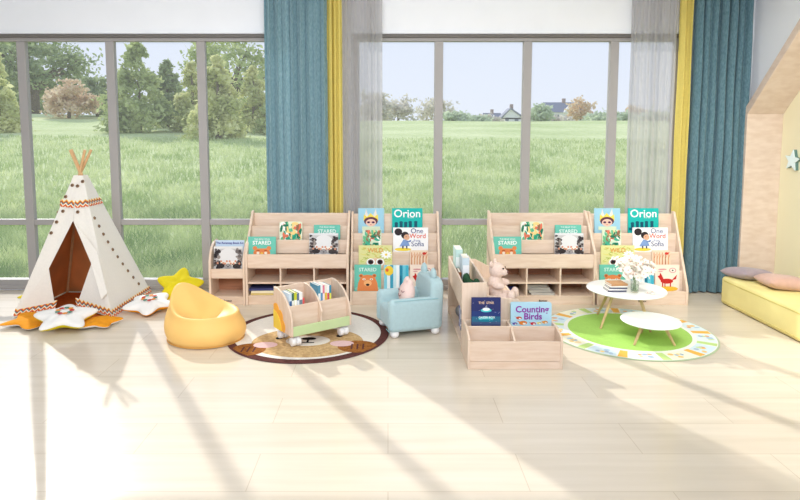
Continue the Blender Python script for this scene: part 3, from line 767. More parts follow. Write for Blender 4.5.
lb = thing('book_box', (.509, 3.715, 0), 0, 'low four-compartment maple book box at the front of the middle units', 'book box')
LW, LD = .608, .29
SB = [(0, 0), (0, .196), (.015, .212), (.14, .24), (LD, .24), (LD, 0)]
for x in (0, LW-.016):
    s = MB(); s.prism(SB, 'x', x, x+.016, WOODV); s.build('side_panel', lb, bevel=.004)
s = MB(); s.box(.016, LW-.016, .006, .02, .05, .18, WOOD); s.build('front_panel', lb, bevel=.002)
s = MB(); s.box(.016, LW-.016, .004, .018, 0, .048, WOOD); s.build('kick_board', lb, bevel=.002)
s = MB(); s.box(.016, LW-.016, .14, .152, .05, .237, WOOD); s.build('cross_panel', lb, bevel=.002)
s = MB(); s.box(.016, LW-.016, LD-.014, LD, 0, .237, WOOD); s.build('back_panel', lb, bevel=.002)
s = MB(); s.prism([(.02, .05), (.02, .178), (.14, .235), (.14, .05)], 'x', LW/2-.007, LW/2+.007, WOODV); s.prism([(.152, .05), (.152, .235), (LD-.014, .235), (LD-.014, .05)], 'x', LW/2-.007, LW/2+.007, WOODV); s.build('divider', lb, bevel=.002)
s = MB(); s.box(.016, LW-.016, .02, LD-.014, .038, .05, WOOD); s.build('bottom_board', lb)
make_book(.197, .352, .014, (44, 52, 104), lift(art_night, .52), [('THE  STAR', (224, 190, 160), .022, .5, .90, .0006), ('GAZER BOX', (224, 244, 244), .02, .52, .62, .0006)], (.661, 3.945, .051), .07, 'dark blue night-sky book standing in the four-compartment book box')
make_book(.274, .318, .022, (178, 218, 234), lift(art_birds, .5), [('Counting', (146, 40, 160), .060, .52, .85, .0012), ('Birds', (146, 40, 160), .060, .54, .70, .0012)], (.965, 3.955, .051), .07, 'light blue book titled Counting Birds standing in the book box', round_=.012)
# books in the bin of the low bookcase
upright_book(.528, 4.60, .306, .052, .30, .20, (196, 226, 220), 'mint box book at the far end of the low bookcase bin', stripe=(240, 248, 246))
upright_book(.556, 4.40, .306, .05, .275, .18, (204, 222, 232), 'pale grey-blue book standing in front of the mint one in the bin', stripe=(240, 244, 248))
upright_book(.531, 4.43, .306, .02, .16, .16, (150, 92, 60), 'brown book standing in the bin of the low bookcase', tilt=0)
g = MB()
for c, r in (((.0, 0, .045), (.05, .06, .045)), ((.03, -.04, .08), (.03, .03, .028)), ((-.03, .04, .09), (.03, .035, .03)), ((.0, .08, .05), (.04, .04, .04))): g.ell(c, r, GREENP)
o = g.build('soft_toy', smooth=True, remesh=.008, loc=(.592, 4.19, .372)); tag(o, 'dark green soft toy lying in the bin of the low bookcase', 'toy')
o.location = (.590, 4.17, .306); o.scale = (1, 1, 1.75)
g = MB()
for c, r in (((0, 0, .05), (.055, .08, .05)), ((-.01, -.07, .085), (.04, .045, .04)), ((-.01, -.045, .13), (.012, .014, .03)), ((-.01, -.095, .125), (.012, .014, .03)), ((-.03, -.11, .075), (.02, .022, .018))): g.ell(c, r, GREYP)
o = g.build('soft_toy', smooth=True, remesh=.008, loc=(.585, 4.62, .061)); tag(o, 'grey soft toy on the open shelf of the low bookcase', 'toy')
for i, (c, l) in enumerate((((96, 100, 170), 'violet book on the open shelf nearest the grey toy'), ((232, 232, 236), 'white book on the open shelf between two coloured ones'), ((60, 76, 130), 'navy book on the open shelf nearest the book box'))):
    r = upright_book(.535, 4.42-.05*i, .061, .026, .17-.01*i, .10, c, l, rz=-PI/2, stripe=(240, 240, 240))
# toy bear
tb = thing('toy_bear', (.760, 4.17, .307), -.45, 'pale pink plush bear sitting on the sloped book bin', 'toy')
g = MB()
for c, r in (((0, 0, .13), (.062, .072, .115)), ((.012, 0, .27), (.066, .068, .064)), ((.068, 0, .255), (.034, .034, .028)),
             ((-.02, .058, .325), (.016, .026, .026)), ((-.02, -.058, .325), (.016, .026, .026)),
             ((.045, .075, .16), (.055, .028, .03)), ((.045, -.075, .16), (.055, .028, .03)),
             ((.07, .05, .06), (.08, .04, .042)), ((.07, -.05, .06), (.08, .04, .042)), ((.145, .06, .085), (.032, .036, .05)), ((.145, -.06, .085), (.032, .036, .05))): g.ell(c, r, BEARF)
g.build('bear_body', tb, remesh=.007)
g = MB(); g.ell((.103, 0, .262), (.01, .014, .01), flat((110, 70, 60)), 12, 8); g.build('nose', tb, smooth=True)
for y in (-.028, .028):
    g = MB(); g.ell((.070, y, .292), (.006, .007, .007), flat((40, 30, 30)), 10, 6); g.build('eye', tb, smooth=True)
tb.scale = (.88, .88, .88)

# ------------------------------------------------------------------ tables
def table(name, c, r, h, feet, label, z0=.0080):
    t = thing(name, (c[0], c[1], z0), 0, label, 'table', 'round white tables'); hh = h-z0
    T_ = MB(); T_.lathe([(.001, hh-.018), (r-.02, hh-.018), (r-.004, hh-.012), (r, hh-.006), (r-.003, hh-.001), (r-.008, hh), (.001, hh)], WHITEP, 80); T_.build('tabletop', t, smooth=False)
    for (x, y) in feet:
        d = Vector((x-c[0], y-c[1], 0)); l = MB(); top = d*.52
        l.tube([(d.x, d.y, 0), (top.x, top.y, hh-.018)], [.0085, .0135], LEGW, 14); l.build('table_leg', t, smooth=False)
    return t
T1 = (1.885, 4.66); T2 = (1.90, 4.235)
table('round_table', T1, .30, .284, [(1.635, 4.50), (1.74, 4.87), (2.13, 4.84), (1.985, 4.415)], 'larger round white table with a flower vase on it')
table('round_table', T2, .207, .163, [(1.745, 4.135), (2.03, 4.125), (1.905, 4.40)], 'smaller round white table in front of the larger one')
# books piled on the table
tz = .2842
for i, (c, l) in enumerate((((62, 66, 92), 'navy striped book at the bottom of the pile on the round table'), ((236, 234, 230), 'white book second from the bottom of the pile on the table'), ((76, 78, 96), 'dark grey book third from the bottom of the pile on the table'), ((240, 238, 232), 'white book second from the top of the pile on the table'), ((186, 140, 96), 'brown book on top of the pile on the table'))):
    flat_book(1.772+.003*i, 4.545-.003*i, tz+.0125*i, .142-.003*i, .12, .012 if i < 4 else .016, c, l, rz=(.0, .02, -.02, .01, .08)[i], group='books piled on the round table')
vs_ = thing('flower_vase', (1.905, 4.545, tz), 0, 'clear glass vase holding the white blossoms on the round table', 'vase')
VG = glass_mat('vase_glass', (.97, .985, .975), .35)
B = MB(); B.lathe([(.001, 0), (.028, 0), (.030, .01), (.032, .10), (.030, .10), (.028, .012), (.001, .010)], VG, 28); B.build('glass_body', vs_, smooth=True)
B = MB(); B.lathe([(.001, .011), (.0275, .012), (.029, .06), (.001, .06)], glass_mat('water', (.80, .90, .80), .5), 24); B.build('water', vs_, smooth=True)
bq = thing('flower_bouquet', (1.905, 4.545, tz+.012), 0, 'loose bouquet of white blossoms with pink hearts in the glass vase', 'flowers')
STEM = mat('green_stem', (126, 160, 84), rough=.6, noise=.1, scale=20); PETAL = mat('white_petal', (253, 249, 240), rough=.7, transl=.2, spec=.1)
bl = MB()
for k in range(5):
    a = 2*PI*k/5; M = Matrix.Rotation(a, 4, 'Z') @ Matrix.Translation((.0095, 0, .002)) @ Matrix.Rotation(-.45, 4, 'Y')
    bl.add([(-.009, 0, 0), (-.002, -.0075, .001), (.007, -.0065, .002), (.010, 0, .001), (.007, .0065, .002), (-.002, .0075, .001)], [(0, 1, 2, 3, 4, 5)], PETAL, M)
bl.ell((0, 0, .002), (.003, .003, .003), flat((238, 170, 150)), 8, 5)
rb = random.Random(3); first = None
tips = []
for k in range(16):
    a = 2*PI*k/16+rb.uniform(-.2, .2); rad = rb.uniform(.05, .165); h = rb.uniform(.14, .25)-.35*max(0, rad-.11)
    tip = Vector((rad*math.cos(a), rad*.8*math.sin(a), h)); base = Vector((.012*math.cos(a+2), .012*math.sin(a+2), 0)); mid = Vector((.014*math.cos(a), .014*math.sin(a), .1))
    s = MB(); s.tube([base, mid, mid.lerp(tip, .5)+Vector((0, 0, .015)), tip], [.0022, .002, .0016, .001], STEM, 6); s.build('stem', bq, smooth=True)
    tips.append((mid, tip))
for k in range(98):
    mid, tip = tips[k % 16]; t = rb.uniform(.42, 1.08)
    p = mid.lerp(tip, t)+Vector((rb.gauss(0, .018), rb.gauss(0, .018), rb.gauss(.012, .016)))
    p.z = max(p.z, .115)
    if first is None: first = bl.build('blossom', bq, fix=False); o = first
    else: o = first.copy(); COL.objects.link(o); o.parent = bq
    d = Vector((p.x, p.y-.08, p.z-.08)).normalized(); q = d.to_track_quat('Z', 'Y')
    o.location = p; o.rotation_euler = q.to_euler(); s = rb.uniform(1.2, 1.75); o.scale = (s, s, s)
sm = MB()
for k in range(170):
    mid, tip = tips[k % 16]; t = rb.uniform(.45, 1.12)
    p = mid.lerp(tip, t)+Vector((rb.gauss(0, .02), rb.gauss(0, .02), rb.gauss(.008, .02))); p.z = max(p.z, .11)
    M = Matrix.Translation(p) @ Vector((p.x+rb.gauss(0, .05), p.y-.06, p.z-.06)).to_track_quat('Z', 'Y').to_matrix().to_4x4() @ Matrix.Scale(rb.uniform(.9, 1.35), 4)
    for q in range(5): sm.add([Matrix.Rotation(2*PI*q/5, 4, 'Z') @ Vector(c_) for c_ in ((.001, 0, 0), (.008, -.006, .003), (.014, 0, .003), (.008, .006, .003))], [(0, 1, 2, 3)], PETAL if k % 6 else flat((244, 214, 200)), M)
o = sm.build('small_blossom', bq, fix=False); o['kind'] = 'stuff'
for k, (x, y, l) in enumerate(((1.985, 4.50, 'fallen white blossom on the round table nearest the vase'), (2.035, 4.525, 'fallen white blossom on the round table farthest right of the vase'), (2.005, 4.455, 'fallen white blossom on the round table nearest the table front'))):
    o = bpy.data.objects.new('fallen_blossom', first.data); COL.objects.link(o); o.location = (x, y, tz+.0035); o.scale = (1.2, 1.2, 1.2); o.rotation_euler = (.1, 0, k)
    tag(o, l, 'flower', 'fallen blossoms')

# ------------------------------------------------------------------ tepee
TX, TY, HB = -2.665, 5.20, .405
AP = Vector((TX+.005, TY-.02, 1.265))
FLc, FRc, BRc, BLc = (Vector((TX-HB, TY-HB, 0)), Vector((TX+HB, TY-HB, 0)), Vector((TX+HB+.0, TY+HB, 0)), Vector((TX-HB, TY+HB, 0)))
tp = thing('play_tepee', (0, 0, 0), 0, 'white canvas play tepee with zigzag trim and an open front flap', 'tepee')
tp.location = (TX, TY, 0)
def L(v): return Vector(v)-Vector((TX, TY, 0))
KT = .905
def top(c): return c.lerp(AP, KT)
def cloth(name, polys, m=CANVAS, th=.006, label=None, parent=None):
    B = MB()
    for p in polys: B.add([L(q) for q in p], [tuple(range(len(p)))], m)
    o = B.build(name, parent or tp, fix=False)
    s = o.modifiers.new('Solid', 'SOLIDIFY'); s.thickness = th; s.offset = 0
    if label: o['label'] = label
    return o
cloth('canvas_panel', [(FRc, BRc, top(BRc), top(FRc))]); cloth('canvas_panel', [(BRc, BLc, top(BLc), top(BRc))], CANVASB); cloth('canvas_panel', [(BLc, FLc, top(FLc), top(BLc))], CANVASB)
def fp(u, s, dy=0.):
    """front face: u across 0..1 at base, s height share 0..1 towards the tip"""
    return FLc.lerp(FRc, u).lerp(AP, s)+Vector((0, dy, 0))
# front flaps, drawn back from the kite-shaped opening
tl_, tr_ = fp(.50, .61), fp(.51, .61)
sl = fp(.53, KT)
cloth('door_flap', [(fp(0, 0), fp(.35, .035, .10), fp(.20, .30, .02), tl_, fp(.50, KT), fp(0, KT))], label='left door flap')
cloth('door_flap', [(tr_, fp(.86, .345, .01), fp(.575, .05, .10), fp(1, 0), fp(1, KT), fp(.51, KT))], label='right door flap')
# folded-over strip of the right flap
cloth('flap_fold', [(tr_+Vector((0, -.008, 0)), fp(1.0, .42, -.02), fp(1.03, .16, -.03), fp(.95, .12, -.035), fp(.86, .345, -.012))])
# inner lining a little inside the canvas
C0 = Vector((TX, TY, .45))
def inn(v): return v+(C0-v)*.025
cloth('lining', [(inn(FRc), inn(BRc), inn(top(BRc)), inn(top(FRc))), (inn(BRc), inn(BLc), inn(top(BLc)), inn(top(BRc))), (inn(BLc), inn(FLc), inn(top(FLc)), inn(top(BLc)))], LINING, .003, label='tan inner lining')
# poles
for c, tx, ty in ((FLc, .10, .035), (FRc, -.10, .03), (BRc, -.075, -.03), (BLc, .075, -.03)):
    base = c.lerp(Vector((TX, TY, 0)), .07)
    cross = AP+Vector((-tx*.05, ty*.2, -.105)); tipv = AP+Vector((tx*.85, ty, .10))
    B = MB(); B.tube([L(base), L(cross), L(tipv)], [.012, .012, .0115], STICK, 12); B.build('pole', tp, smooth=False)
# zigzag trims
up = .066
def trim_on(p0, p1, p2dir, off, B):
    d = p2dir.normalized()*up
    B.strip(L(p0)+Vector(off), L(p1)+Vector(off), d, ZIG)
offR = (.007, 0, .002); offF = (0, -.009, .002)
def trim(*a):
    B = MB(); trim_on(*a, B); B.build('zigzag_trim', tp)
trim(FRc, BRc, AP-FRc.lerp(BRc, .5), offR)
trim(fp(0, .01), fp(.35, .04, .10), AP-fp(.2, 0), offF)
trim(fp(.575, .055, .10), fp(1, .01), AP-fp(.85, 0), offF)
trim(fp(0, .70), fp(.47, .69), AP-fp(.3, .7), offF); trim(fp(.54, .69), fp(1, .70), AP-fp(.8, .7), offF)
trim(FRc.lerp(AP, .70), BRc.lerp(AP, .70), AP-BRc, offR)
trim(FLc.lerp(AP, .70), BLc.lerp(AP, .70), AP-BLc, (-.007, 0, .002))

# wooden buttons
BTN = mat('wood_button', (150, 118, 88), rough=.6, noise=.2, scale=40); BTND = flat((84, 62, 48))
def button(p, nrm):
    M = Matrix.Translation(L(p)) @ Vector(nrm).to_track_quat('Z', 'Y').to_matrix().to_4x4()
    B = MB(); B.lathe([(.001, 0), (.0135, 0), (.015, .004), (.012, .009), (.001, .010)], BTN, 16, M); B.lathe([(.001, .009), (.007, .009), (.006, .0112), (.001, .0112)], BTND, 12, M)
    B.build('button', tp, smooth=False)
nR = (FRc-BRc).cross(AP-BRc).normalized(); nR = -nR if nR.x < 0 else nR
nF = Vector((0, -1, .35)).normalized(); nL = Vector((-nR.x, 0, nR.z))
for k in range(10):
    t = k/9; s = .62*(1-t)+.10*t; tt = .12+(.80-.12)*t**.8
    button(FRc.lerp(BRc, tt).lerp(AP, s)+nR*.004, nR)
for k in range(8):
    t = k/7; s = .66*(1-t)+.20*t; button(FLc.lerp(BLc, .06+.1*t).lerp(AP, s)+nL*.004, nL)
for u, s in ((.2, .84), (.55, .835), (.92, .865), (.05, .765), (.62, .665), (.15, .67)): button(fp(u, s, -.004), nF)
for u, s in ((.08, .60), (.05, .53)): button(fp(u, s, -.004), nF)
# floor mat inside the tepee
B = MB(); B.prism([(TX-.36, TY-.42), (TX+.37, TY-.42), (TX+.36, TY+.34), (TX-.36, TY+.34)], 'z', .001, .014, RUST)
o = B.build('floor_mat', bevel=.005); tag(o, 'rust brown mat on the floor inside the tepee', 'mat')

# star cushions
def star_mesh(R, r, th, top_m, bot_m, wob=0):
    B = MB(); n = 10; rings = [(1, 0), (.92, .45), (.70, .80), (.35, 1)]
    for sgn, m in ((1, top_m), (-1, bot_m)):
        vs = []; fs = []
        for q, hh in rings:
            for k in range(20):
                a = 2*PI*k/20+PI/2
                j = k % 4
                rad = R if j == 0 else (r if j == 2 else (R+r)/2*.97)
                vs.append((rad*q*math.cos(a), rad*q*math.sin(a), sgn*th/2*hh*(.55 if j == 0 else (.8 if j != 2 else 1))+wob*math.sin(3*a)*q))
        vs.append((0, 0, sgn*th/2*1.02))
        for i in range(3):
            for k in range(20):
                f = (i*20+k, i*20+(k+1) % 20, (i+1)*20+(k+1) % 20, (i+1)*20+k); fs.append(f if sgn > 0 else f[::-1])
        for k in range(20):
            f = (60+k, 60+(k+1) % 20, 80); fs.append(f if sgn > 0 else f[::-1])
        B.add(vs, fs, m)
    return B
def weld(o):
    bm = bmesh.new(); bm.from_mesh(o.data); bmesh.ops.remove_doubles(bm, verts=bm.verts, dist=.0005); bmesh.ops.recalc_face_normals(bm, faces=bm.faces); bm.to_mesh(o.data); bm.free()
def star(loc, rot, R, r, th, tm, bm_, label, wob=0, emblem=False):
    root = thing('star_cushion', loc, 0, label, 'cushion', 'star cushions'); root.rotation_euler = rot
    B = star_mesh(R, r, th, tm, bm_, wob); o = B.build('cushion_body', root, smooth=True, sub=2); weld(o)
    if emblem:
        E = MB()
        for k in range(9):
            a = 2*PI*k/9; E.ell((.05*math.cos(a), .05*math.sin(a), th/2+.002), (.02, .014, .004), flat([(206, 60, 50), (236, 150, 60), (90, 140, 120)][k % 3]), 8, 6)
        E.build('embroidery', root, smooth=True)
    return root
star((-2.50, 4.535, .088), (.17, .02, .35), .27, .135, .11, WHITEF, LEMONF, 'white star cushion with lemon underside in front of the tepee', .008, True)
star((-2.80, 4.66, .031), (.0, .0, -.32), .29, .15, .06, ORANGEF, WHITEF, 'orange star cushion half under the white one before the tepee', .006)
star((-2.27, 4.60, .031), (.0, .0, .1), .20, .105, .06, ORANGEF, WHITEF, 'orange star cushion peeking out on the right of the white one before the tepee', .006)
star((-2.03, 5.00, .06), (.12, -.10, .9), .25, .13, .11, WHITEF, ORANGEF, 'white star cushion with orange underside between tepee and bean bag', .008, True)
star((-1.90, 5.36, .125), (.62, .1, .12), .25, .12, .10, LEMONF, LEMONF, 'lemon yellow star cushion leaning by the window right of the tepee')
star((-3.19, 5.30, .045), (.05, -.08, .5), .16, .085, .07, LEMONF, WHITEF, 'lemon star cushion poking out on the left side of the tepee')

# ------------------------------------------------------------------ bed mattress and pillows
mt = thing('floor_mattress', (2.955, 2.75, 0), 0, 'long yellow floor mattress in the house-shaped niche', 'mattress')
B = MB(); nx, ny = 6, 24; X1, Y1, HZ = .64, 2.48, .25
B.box(0, X1, 0, Y1, .004, HZ, MATTRESS)
B.build('mattress_body', mt, smooth=True, bevel=.03, seg=4)
B = MB()
loop = lambda zz: [(.004, 0.03, zz), (-.001, .06, zz), (-.001, Y1-.06, zz), (.012, Y1-.012, zz), (.06, Y1+.001, zz), (X1-.06, Y1+.001, zz)]
B.tube(loop(HZ-.035), .004, SEAM, 6); B.tube(loop(.035), .004, SEAM, 6); B.build('piping', mt, smooth=True)
def pillow(loc, rot, w, d, th, m, label):
    root = thing('throw_pillow', loc, 0, label, 'pillow', 'throw pillows on the mattress'); root.rotation_euler = rot
    n = 14; vs = []; fs = []
    for sgn in (1, -1):
        for i in range(n+1):
            for j in range(n+1):
                u = 2*i/n-1; v = 2*j/n-1
                k = 1-.07*(1-u*u)*v*v*0
                hgt = th/2*max(0, (1-u**4))**.6*max(0, (1-v**4))**.6
                vs.append((u*w/2*(1-.08*(1-v*v)*0-.07*(1-abs(v))*abs(u)), v*d/2*(1-.07*(1-abs(u))*abs(v)), sgn*hgt))
    q = (n+1)**2
    for s in range(2):
        for i in range(n):
            for j in range(n):
                a = s*q+i*(n+1)+j; f = (a, a+n+1, a+n+2, a+1); fs.append(f if s == 0 else f[::-1])
    B = MB(); B.add(vs, fs, m); o = B.build('pillow_body', root, smooth=True, sub=1); weld(o)
pillow((3.13, 5.13, .293), (-.10, .10, .25), .34, .30, .10, MAUVE, 'mauve grey throw pillow at the far end of the yellow mattress')
pillow((3.22, 4.79, .300), (-.06, .08, -.15), .36, .32, .11, ROSE, 'dusty rose throw pillow lying in front of the mauve one')
# wall star
def star_plate(x, y, zc, R, th, label):
    pts = []
    for k in range(10):
        a = PI/2+2*PI*k/10+.12; rr_ = R if k % 2 == 0 else R*.45
        pts.append((y+rr_*math.cos(a), zc+rr_*math.sin(a)))
    root = thing('wall_star', (0, 0, 0), 0, label, 'wall decoration', 'mint stars on the niche wall')
    B = MB(); B.prism(pts, 'x', x-th, x-th+.006, MINTS); B.build('star_face', root)
    B = MB(); B.prism([(y+(p[0]-y)*.97, zc+(p[1]-zc)*.97) for p in pts], 'x', x-th+.006, x, MINTD); B.build('star_edge', root)['label'] = 'dark green star edge'
star_plate(NR, 5.33, 1.265, .10, .035, 'mint wall star farthest into the niche')
star_plate(NR, 5.15, 1.29, .085, .035, 'mint wall star nearer the room, overlapping the first')

# ------------------------------------------------------------------ outside
def ground(x, y):
    z_ = -.16+.0545*max(0, min(y, 60)-6)
    if y > 60: z_ += .0157*(y-60)
    z_ += .015*max(0, min(y, 60)-14)*max(0, min(1, (-x-2)/30))
    return z_+.05*math.sin(x*.31+1)*math.sin(y*.23)*min(1, max(0, (y-8)/14))
def lawn_mat():
    m = bpy.data.materials.new('lawn'); m.use_nodes = True
    nt = m.node_tree; N = nt.nodes; Lk = nt.links; b_ = N['Principled BSDF']; b_.inputs['Roughness'].default_value = 1; b_.inputs['Specular IOR Level'].default_value = .05
    tc = N.new('ShaderNodeTexCoord')
    n1 = N.new('ShaderNodeTexNoise'); n1.inputs['Scale'].default_value = 3.2; n1.inputs['Detail'].default_value = 8; n1.inputs['Roughness'].default_value = .75
    n2 = N.new('ShaderNodeTexNoise'); n2.inputs['Scale'].default_value = .16; n2.inputs['Detail'].default_value = 4
    Lk.new(tc.outputs['Object'], n1.inputs['Vector']); Lk.new(tc.outputs['Object'], n2.inputs['Vector'])
    ad = N.new('ShaderNodeMath'); ad.operation = 'MULTIPLY_ADD'; ad.inputs[1].default_value = .45
    Lk.new(n2.outputs['Fac'], ad.inputs[0])
    sb = N.new('ShaderNodeMath'); sb.operation = 'MULTIPLY'; sb.inputs[1].default_value = .6
    Lk.new(n1.outputs['Fac'], sb.inputs[0]); Lk.new(sb.outputs[0], ad.inputs[2])
    cr = N.new('ShaderNodeValToRGB'); e = cr.color_ramp.elements
    e[0].position = .36; e[1].position = .68; e[0].color = (*lin((170, 190, 122)), 1); e[1].color = (*lin((230, 234, 182)), 1)
    Lk.new(ad.outputs[0], cr.inputs[0]); Lk.new(cr.outputs[0], b_.inputs['Base Color'])
    return m
ys = list(np.linspace(WY+.1, 14, 34))+list(np.linspace(14.6, 60, 60))+list(np.linspace(64, 300, 40))
xs_ = np.linspace(-1, 1, 90)
vs = []; fs = []
for y in ys:
    for x in xs_:
        X = x*(12+1.15*y); vs.append((X, y, ground(X, y)))
nxx = len(xs_)
for i in range(len(ys)-1):
    for j in range(nxx-1): a = i*nxx+j; fs.append((a, a+1, a+nxx+1, a+nxx))
B = MB(); B.add(vs, fs, lawn_mat()); struct(B.build('ground_lawn', smooth=True, fix=False))

def quad_cloud(P, Nrm, size, m, name, parent=None, aspect=.5, smooth=False):
    n = len(P); up = rng.normal(size=(n, 3)); t = np.cross(Nrm, up); t /= np.linalg.norm(t, axis=1)[:, None]+1e-9
    bt = np.cross(Nrm, t); bt /= np.linalg.norm(bt, axis=1)[:, None]+1e-9
    s = (size*rng.uniform(.6, 1.3, n))[:, None]
    V = np.stack([P-t*s, P-bt*s*aspect, P+t*s, P+bt*s*aspect], 1).reshape(-1, 3)
    me = bpy.data.meshes.new(name); me.vertices.add(n*4); me.vertices.foreach_set('co', V.ravel())
    me.loops.add(n*4); me.loops.foreach_set('vertex_index', np.arange(n*4)); me.polygons.add(n)
    me.polygons.foreach_set('loop_start', np.arange(0, n*4, 4)); me.polygons.foreach_set('loop_total', np.full(n, 4))
    me.materials.append(m); me.update(calc_edges=True); me.validate()
    o = bpy.data.objects.new(name, me); COL.objects.link(o); o.parent = parent
    return o
# grass blades close to the windows
def blades(n, y0, y1, h0, h1, wd, m, name, label):
    Y = y0+(y1-y0)*rng.random(n)**1.4; X = (rng.random(n)*2-1)*(1.0*Y)*.86-.25
    Z = np.array([ground(a, b_) for a, b_ in zip(X, Y)])-.01
    h = rng.uniform(h0, h1, n); a = rng.uniform(0, PI, n); ln = rng.normal(0, .45, (n, 2))*h[:, None]
    dx, dy = np.cos(a)*wd, np.sin(a)*wd
    V = np.empty((n, 5, 3))
    V[:, 0] = np.stack([X-dx, Y-dy, Z], 1); V[:, 1] = np.stack([X+dx, Y+dy, Z], 1)
    V[:, 2] = np.stack([X+dx*.8+ln[:, 0]*.35, Y+dy*.8+ln[:, 1]*.35, Z+h*.6], 1); V[:, 3] = np.stack([X-dx*.8+ln[:, 0]*.35, Y-dy*.8+ln[:, 1]*.35, Z+h*.6], 1)
    V[:, 4] = np.stack([X+ln[:, 0], Y+ln[:, 1], Z+h], 1)
    V[:, :, 1] = np.maximum(V[:, :, 1], WY+.12)
    idx = np.arange(n)[:, None]*5
    loops = np.concatenate([idx+np.array([0, 1, 2, 3]), idx+np.array([3, 2, 4])], 1).ravel()
    st = (np.arange(n)[:, None]*7+np.array([0, 4])).ravel(); tot = np.tile([4, 3], n)
    me = bpy.data.meshes.new(name); me.vertices.add(n*5); me.vertices.foreach_set('co', V.ravel())
    me.loops.add(n*7); me.loops.foreach_set('vertex_index', loops); me.polygons.add(2*n)
    me.polygons.foreach_set('loop_start', st); me.polygons.foreach_set('loop_total', tot)
    me.materials.append(m); me.update(calc_edges=True)
    o = bpy.data.objects.new(name, me); COL.objects.link(o)
    return tag(o, label, 'grass', kind='stuff')
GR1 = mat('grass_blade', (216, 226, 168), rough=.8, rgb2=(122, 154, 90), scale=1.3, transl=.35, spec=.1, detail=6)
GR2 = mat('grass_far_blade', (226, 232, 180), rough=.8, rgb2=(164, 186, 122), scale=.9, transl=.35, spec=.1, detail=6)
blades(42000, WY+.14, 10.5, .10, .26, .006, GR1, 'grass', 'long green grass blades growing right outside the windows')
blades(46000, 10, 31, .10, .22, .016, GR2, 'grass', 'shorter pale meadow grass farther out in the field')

BARK = mat('bark', (128, 112, 98), rough=.9, noise=.25, scale=6)
def leafm(n, a, b_): return mat('leaf_'+n, a, rough=.9, rgb2=b_, scale=.9, transl=.4, spec=.05, detail=5)  # leaf colours paled so the outdoor haze sits in them
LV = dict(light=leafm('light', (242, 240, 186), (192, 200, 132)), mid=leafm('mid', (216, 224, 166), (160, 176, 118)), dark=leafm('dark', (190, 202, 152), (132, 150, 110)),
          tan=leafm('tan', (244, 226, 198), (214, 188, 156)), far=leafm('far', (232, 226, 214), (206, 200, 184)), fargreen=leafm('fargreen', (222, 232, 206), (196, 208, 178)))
def tree(name, x, y, h, w, shape, leaf, label, cat='tree', n=2600, ls=.22, trunk=.16, group='trees beyond the lawn'):
    z0 = ground(x, y)-.1
    root = thing(name, (x, y, z0), 0, label, cat, group)
    P = []
    nc = 60 if shape != 'bush' else 40
    cent = []
    for k in range(nc):
        if shape == 'cone':
            q = rng.random()**1.2; zc = h*(.07+.91*q); rad = w/2*(1-q)**.75*(.85+.3*rng.random()); rad *= math.sqrt(rng.uniform(.35, 1)); sz = .13*w*(1.15-q*.75)
        elif shape == 'oak':
            ph = math.acos(rng.uniform(-.75, 1)); rr_ = rng.uniform(.6, 1)
            zc = h*.55+h*.43*math.cos(ph)*rr_; rad = w/2*math.sin(ph)*rr_; sz = .10*w
        else:
            ph = math.acos(rng.uniform(-.5, 1)); rr_ = rng.uniform(.4, 1)
            zc = h*.33+h*.58*math.cos(ph)*rr_; rad = w/2*math.sin(ph)*rr_; sz = .13*w
        a = rng.uniform(0, 2*PI); cent.append((rad*math.cos(a), rad*math.sin(a), zc, sz))
    cent = np.array(cent); idx = rng.integers(0, nc, n)
    off = rng.normal(0, 1, (n, 3))*cent[idx, 3][:, None]*np.array([.75, .75, .42])
    P = cent[idx, :3]+off
    if shape == 'cone': P[:, 2] -= .25*np.hypot(off[:, 0], off[:, 1])
    P[:, 2] = np.maximum(P[:, 2], .15)
    Nn = rng.normal(size=(n, 3)); Nn[:, 2] += .7; Nn /= np.linalg.norm(Nn, axis=1)[:, None]
    t = MB(); pts = [(0, 0, -.2), (.03*w*.3, 0, h*.3), (0, 0, h*(.9 if shape == 'cone' else .6))]
    t.tube(pts, [trunk, trunk*.75, trunk*.15], BARK, 10)
    if shape == 'oak':
        for k in range(14):
            c = cent[k]; t.tube([(0, 0, h*(.25+.02*k)), (c[0]*.5, c[1]*.5, h*.3+.35*c[2]), tuple(c[:3])], [trunk*.5, trunk*.3, .03], BARK, 6)
    t.build('trunk', root, smooth=True)
    quad_cloud(P, Nn, ls, leaf, 'foliage', root, aspect=.55)
    return root
def X(px, Y): return (px-388)/600*(Y+.14)
def zt(py, Y): return 1.5+(134-py)/600*Y
def tree_at(name, px, Y, pyt, pxw, shape, leaf, label, **kw):
    x = X(px, Y); h = zt(pyt, Y)-ground(x, Y); return tree(name, x, Y, h, pxw/600*Y, shape, leaf, label, **kw)
tree_at('conifer_tree', 2, 34, 52, 46, 'cone', LV['light'], 'pale green conifer cut by the left edge of the view', n=3000, ls=.17)
tree_at('oak_tree', 38, 66, 34, 100, 'oak', LV['dark'], 'large dark oak behind the first window mullion', n=7000, ls=.26, trunk=.6)
tree_at('autumn_tree', 72, 52, 76, 46, 'bush', LV['tan'], 'tan autumn tree in front of the large oak', n=2600, ls=.2)
tree_at('broadleaf_tree', 100, 57, 72, 40, 'bush', LV['dark'], 'dark leafy tree right of the tan autumn tree', n=2400, ls=.24)
tree_at('conifer_tree', 142, 36, 42, 62, 'cone', LV['mid'], 'tall broad conifer in the middle of the left window', n=5400, ls=.17, trunk=.14)
tree_at('conifer_tree', 170, 41, 58, 40, 'cone', LV['dark'], 'slimmer dark conifer just right of the tall broad one', n=2600, ls=.19, trunk=.14)
tree_at('conifer_tree', 195, 37, 62, 40, 'cone', LV['light'], 'pale conifer behind the third window mullion', n=2600, ls=.16)
tree_at('conifer_tree', 220, 31.5, 56, 54, 'cone', LV['light'], 'wide pale conifer left of the teal curtain', n=5000, ls=.16)
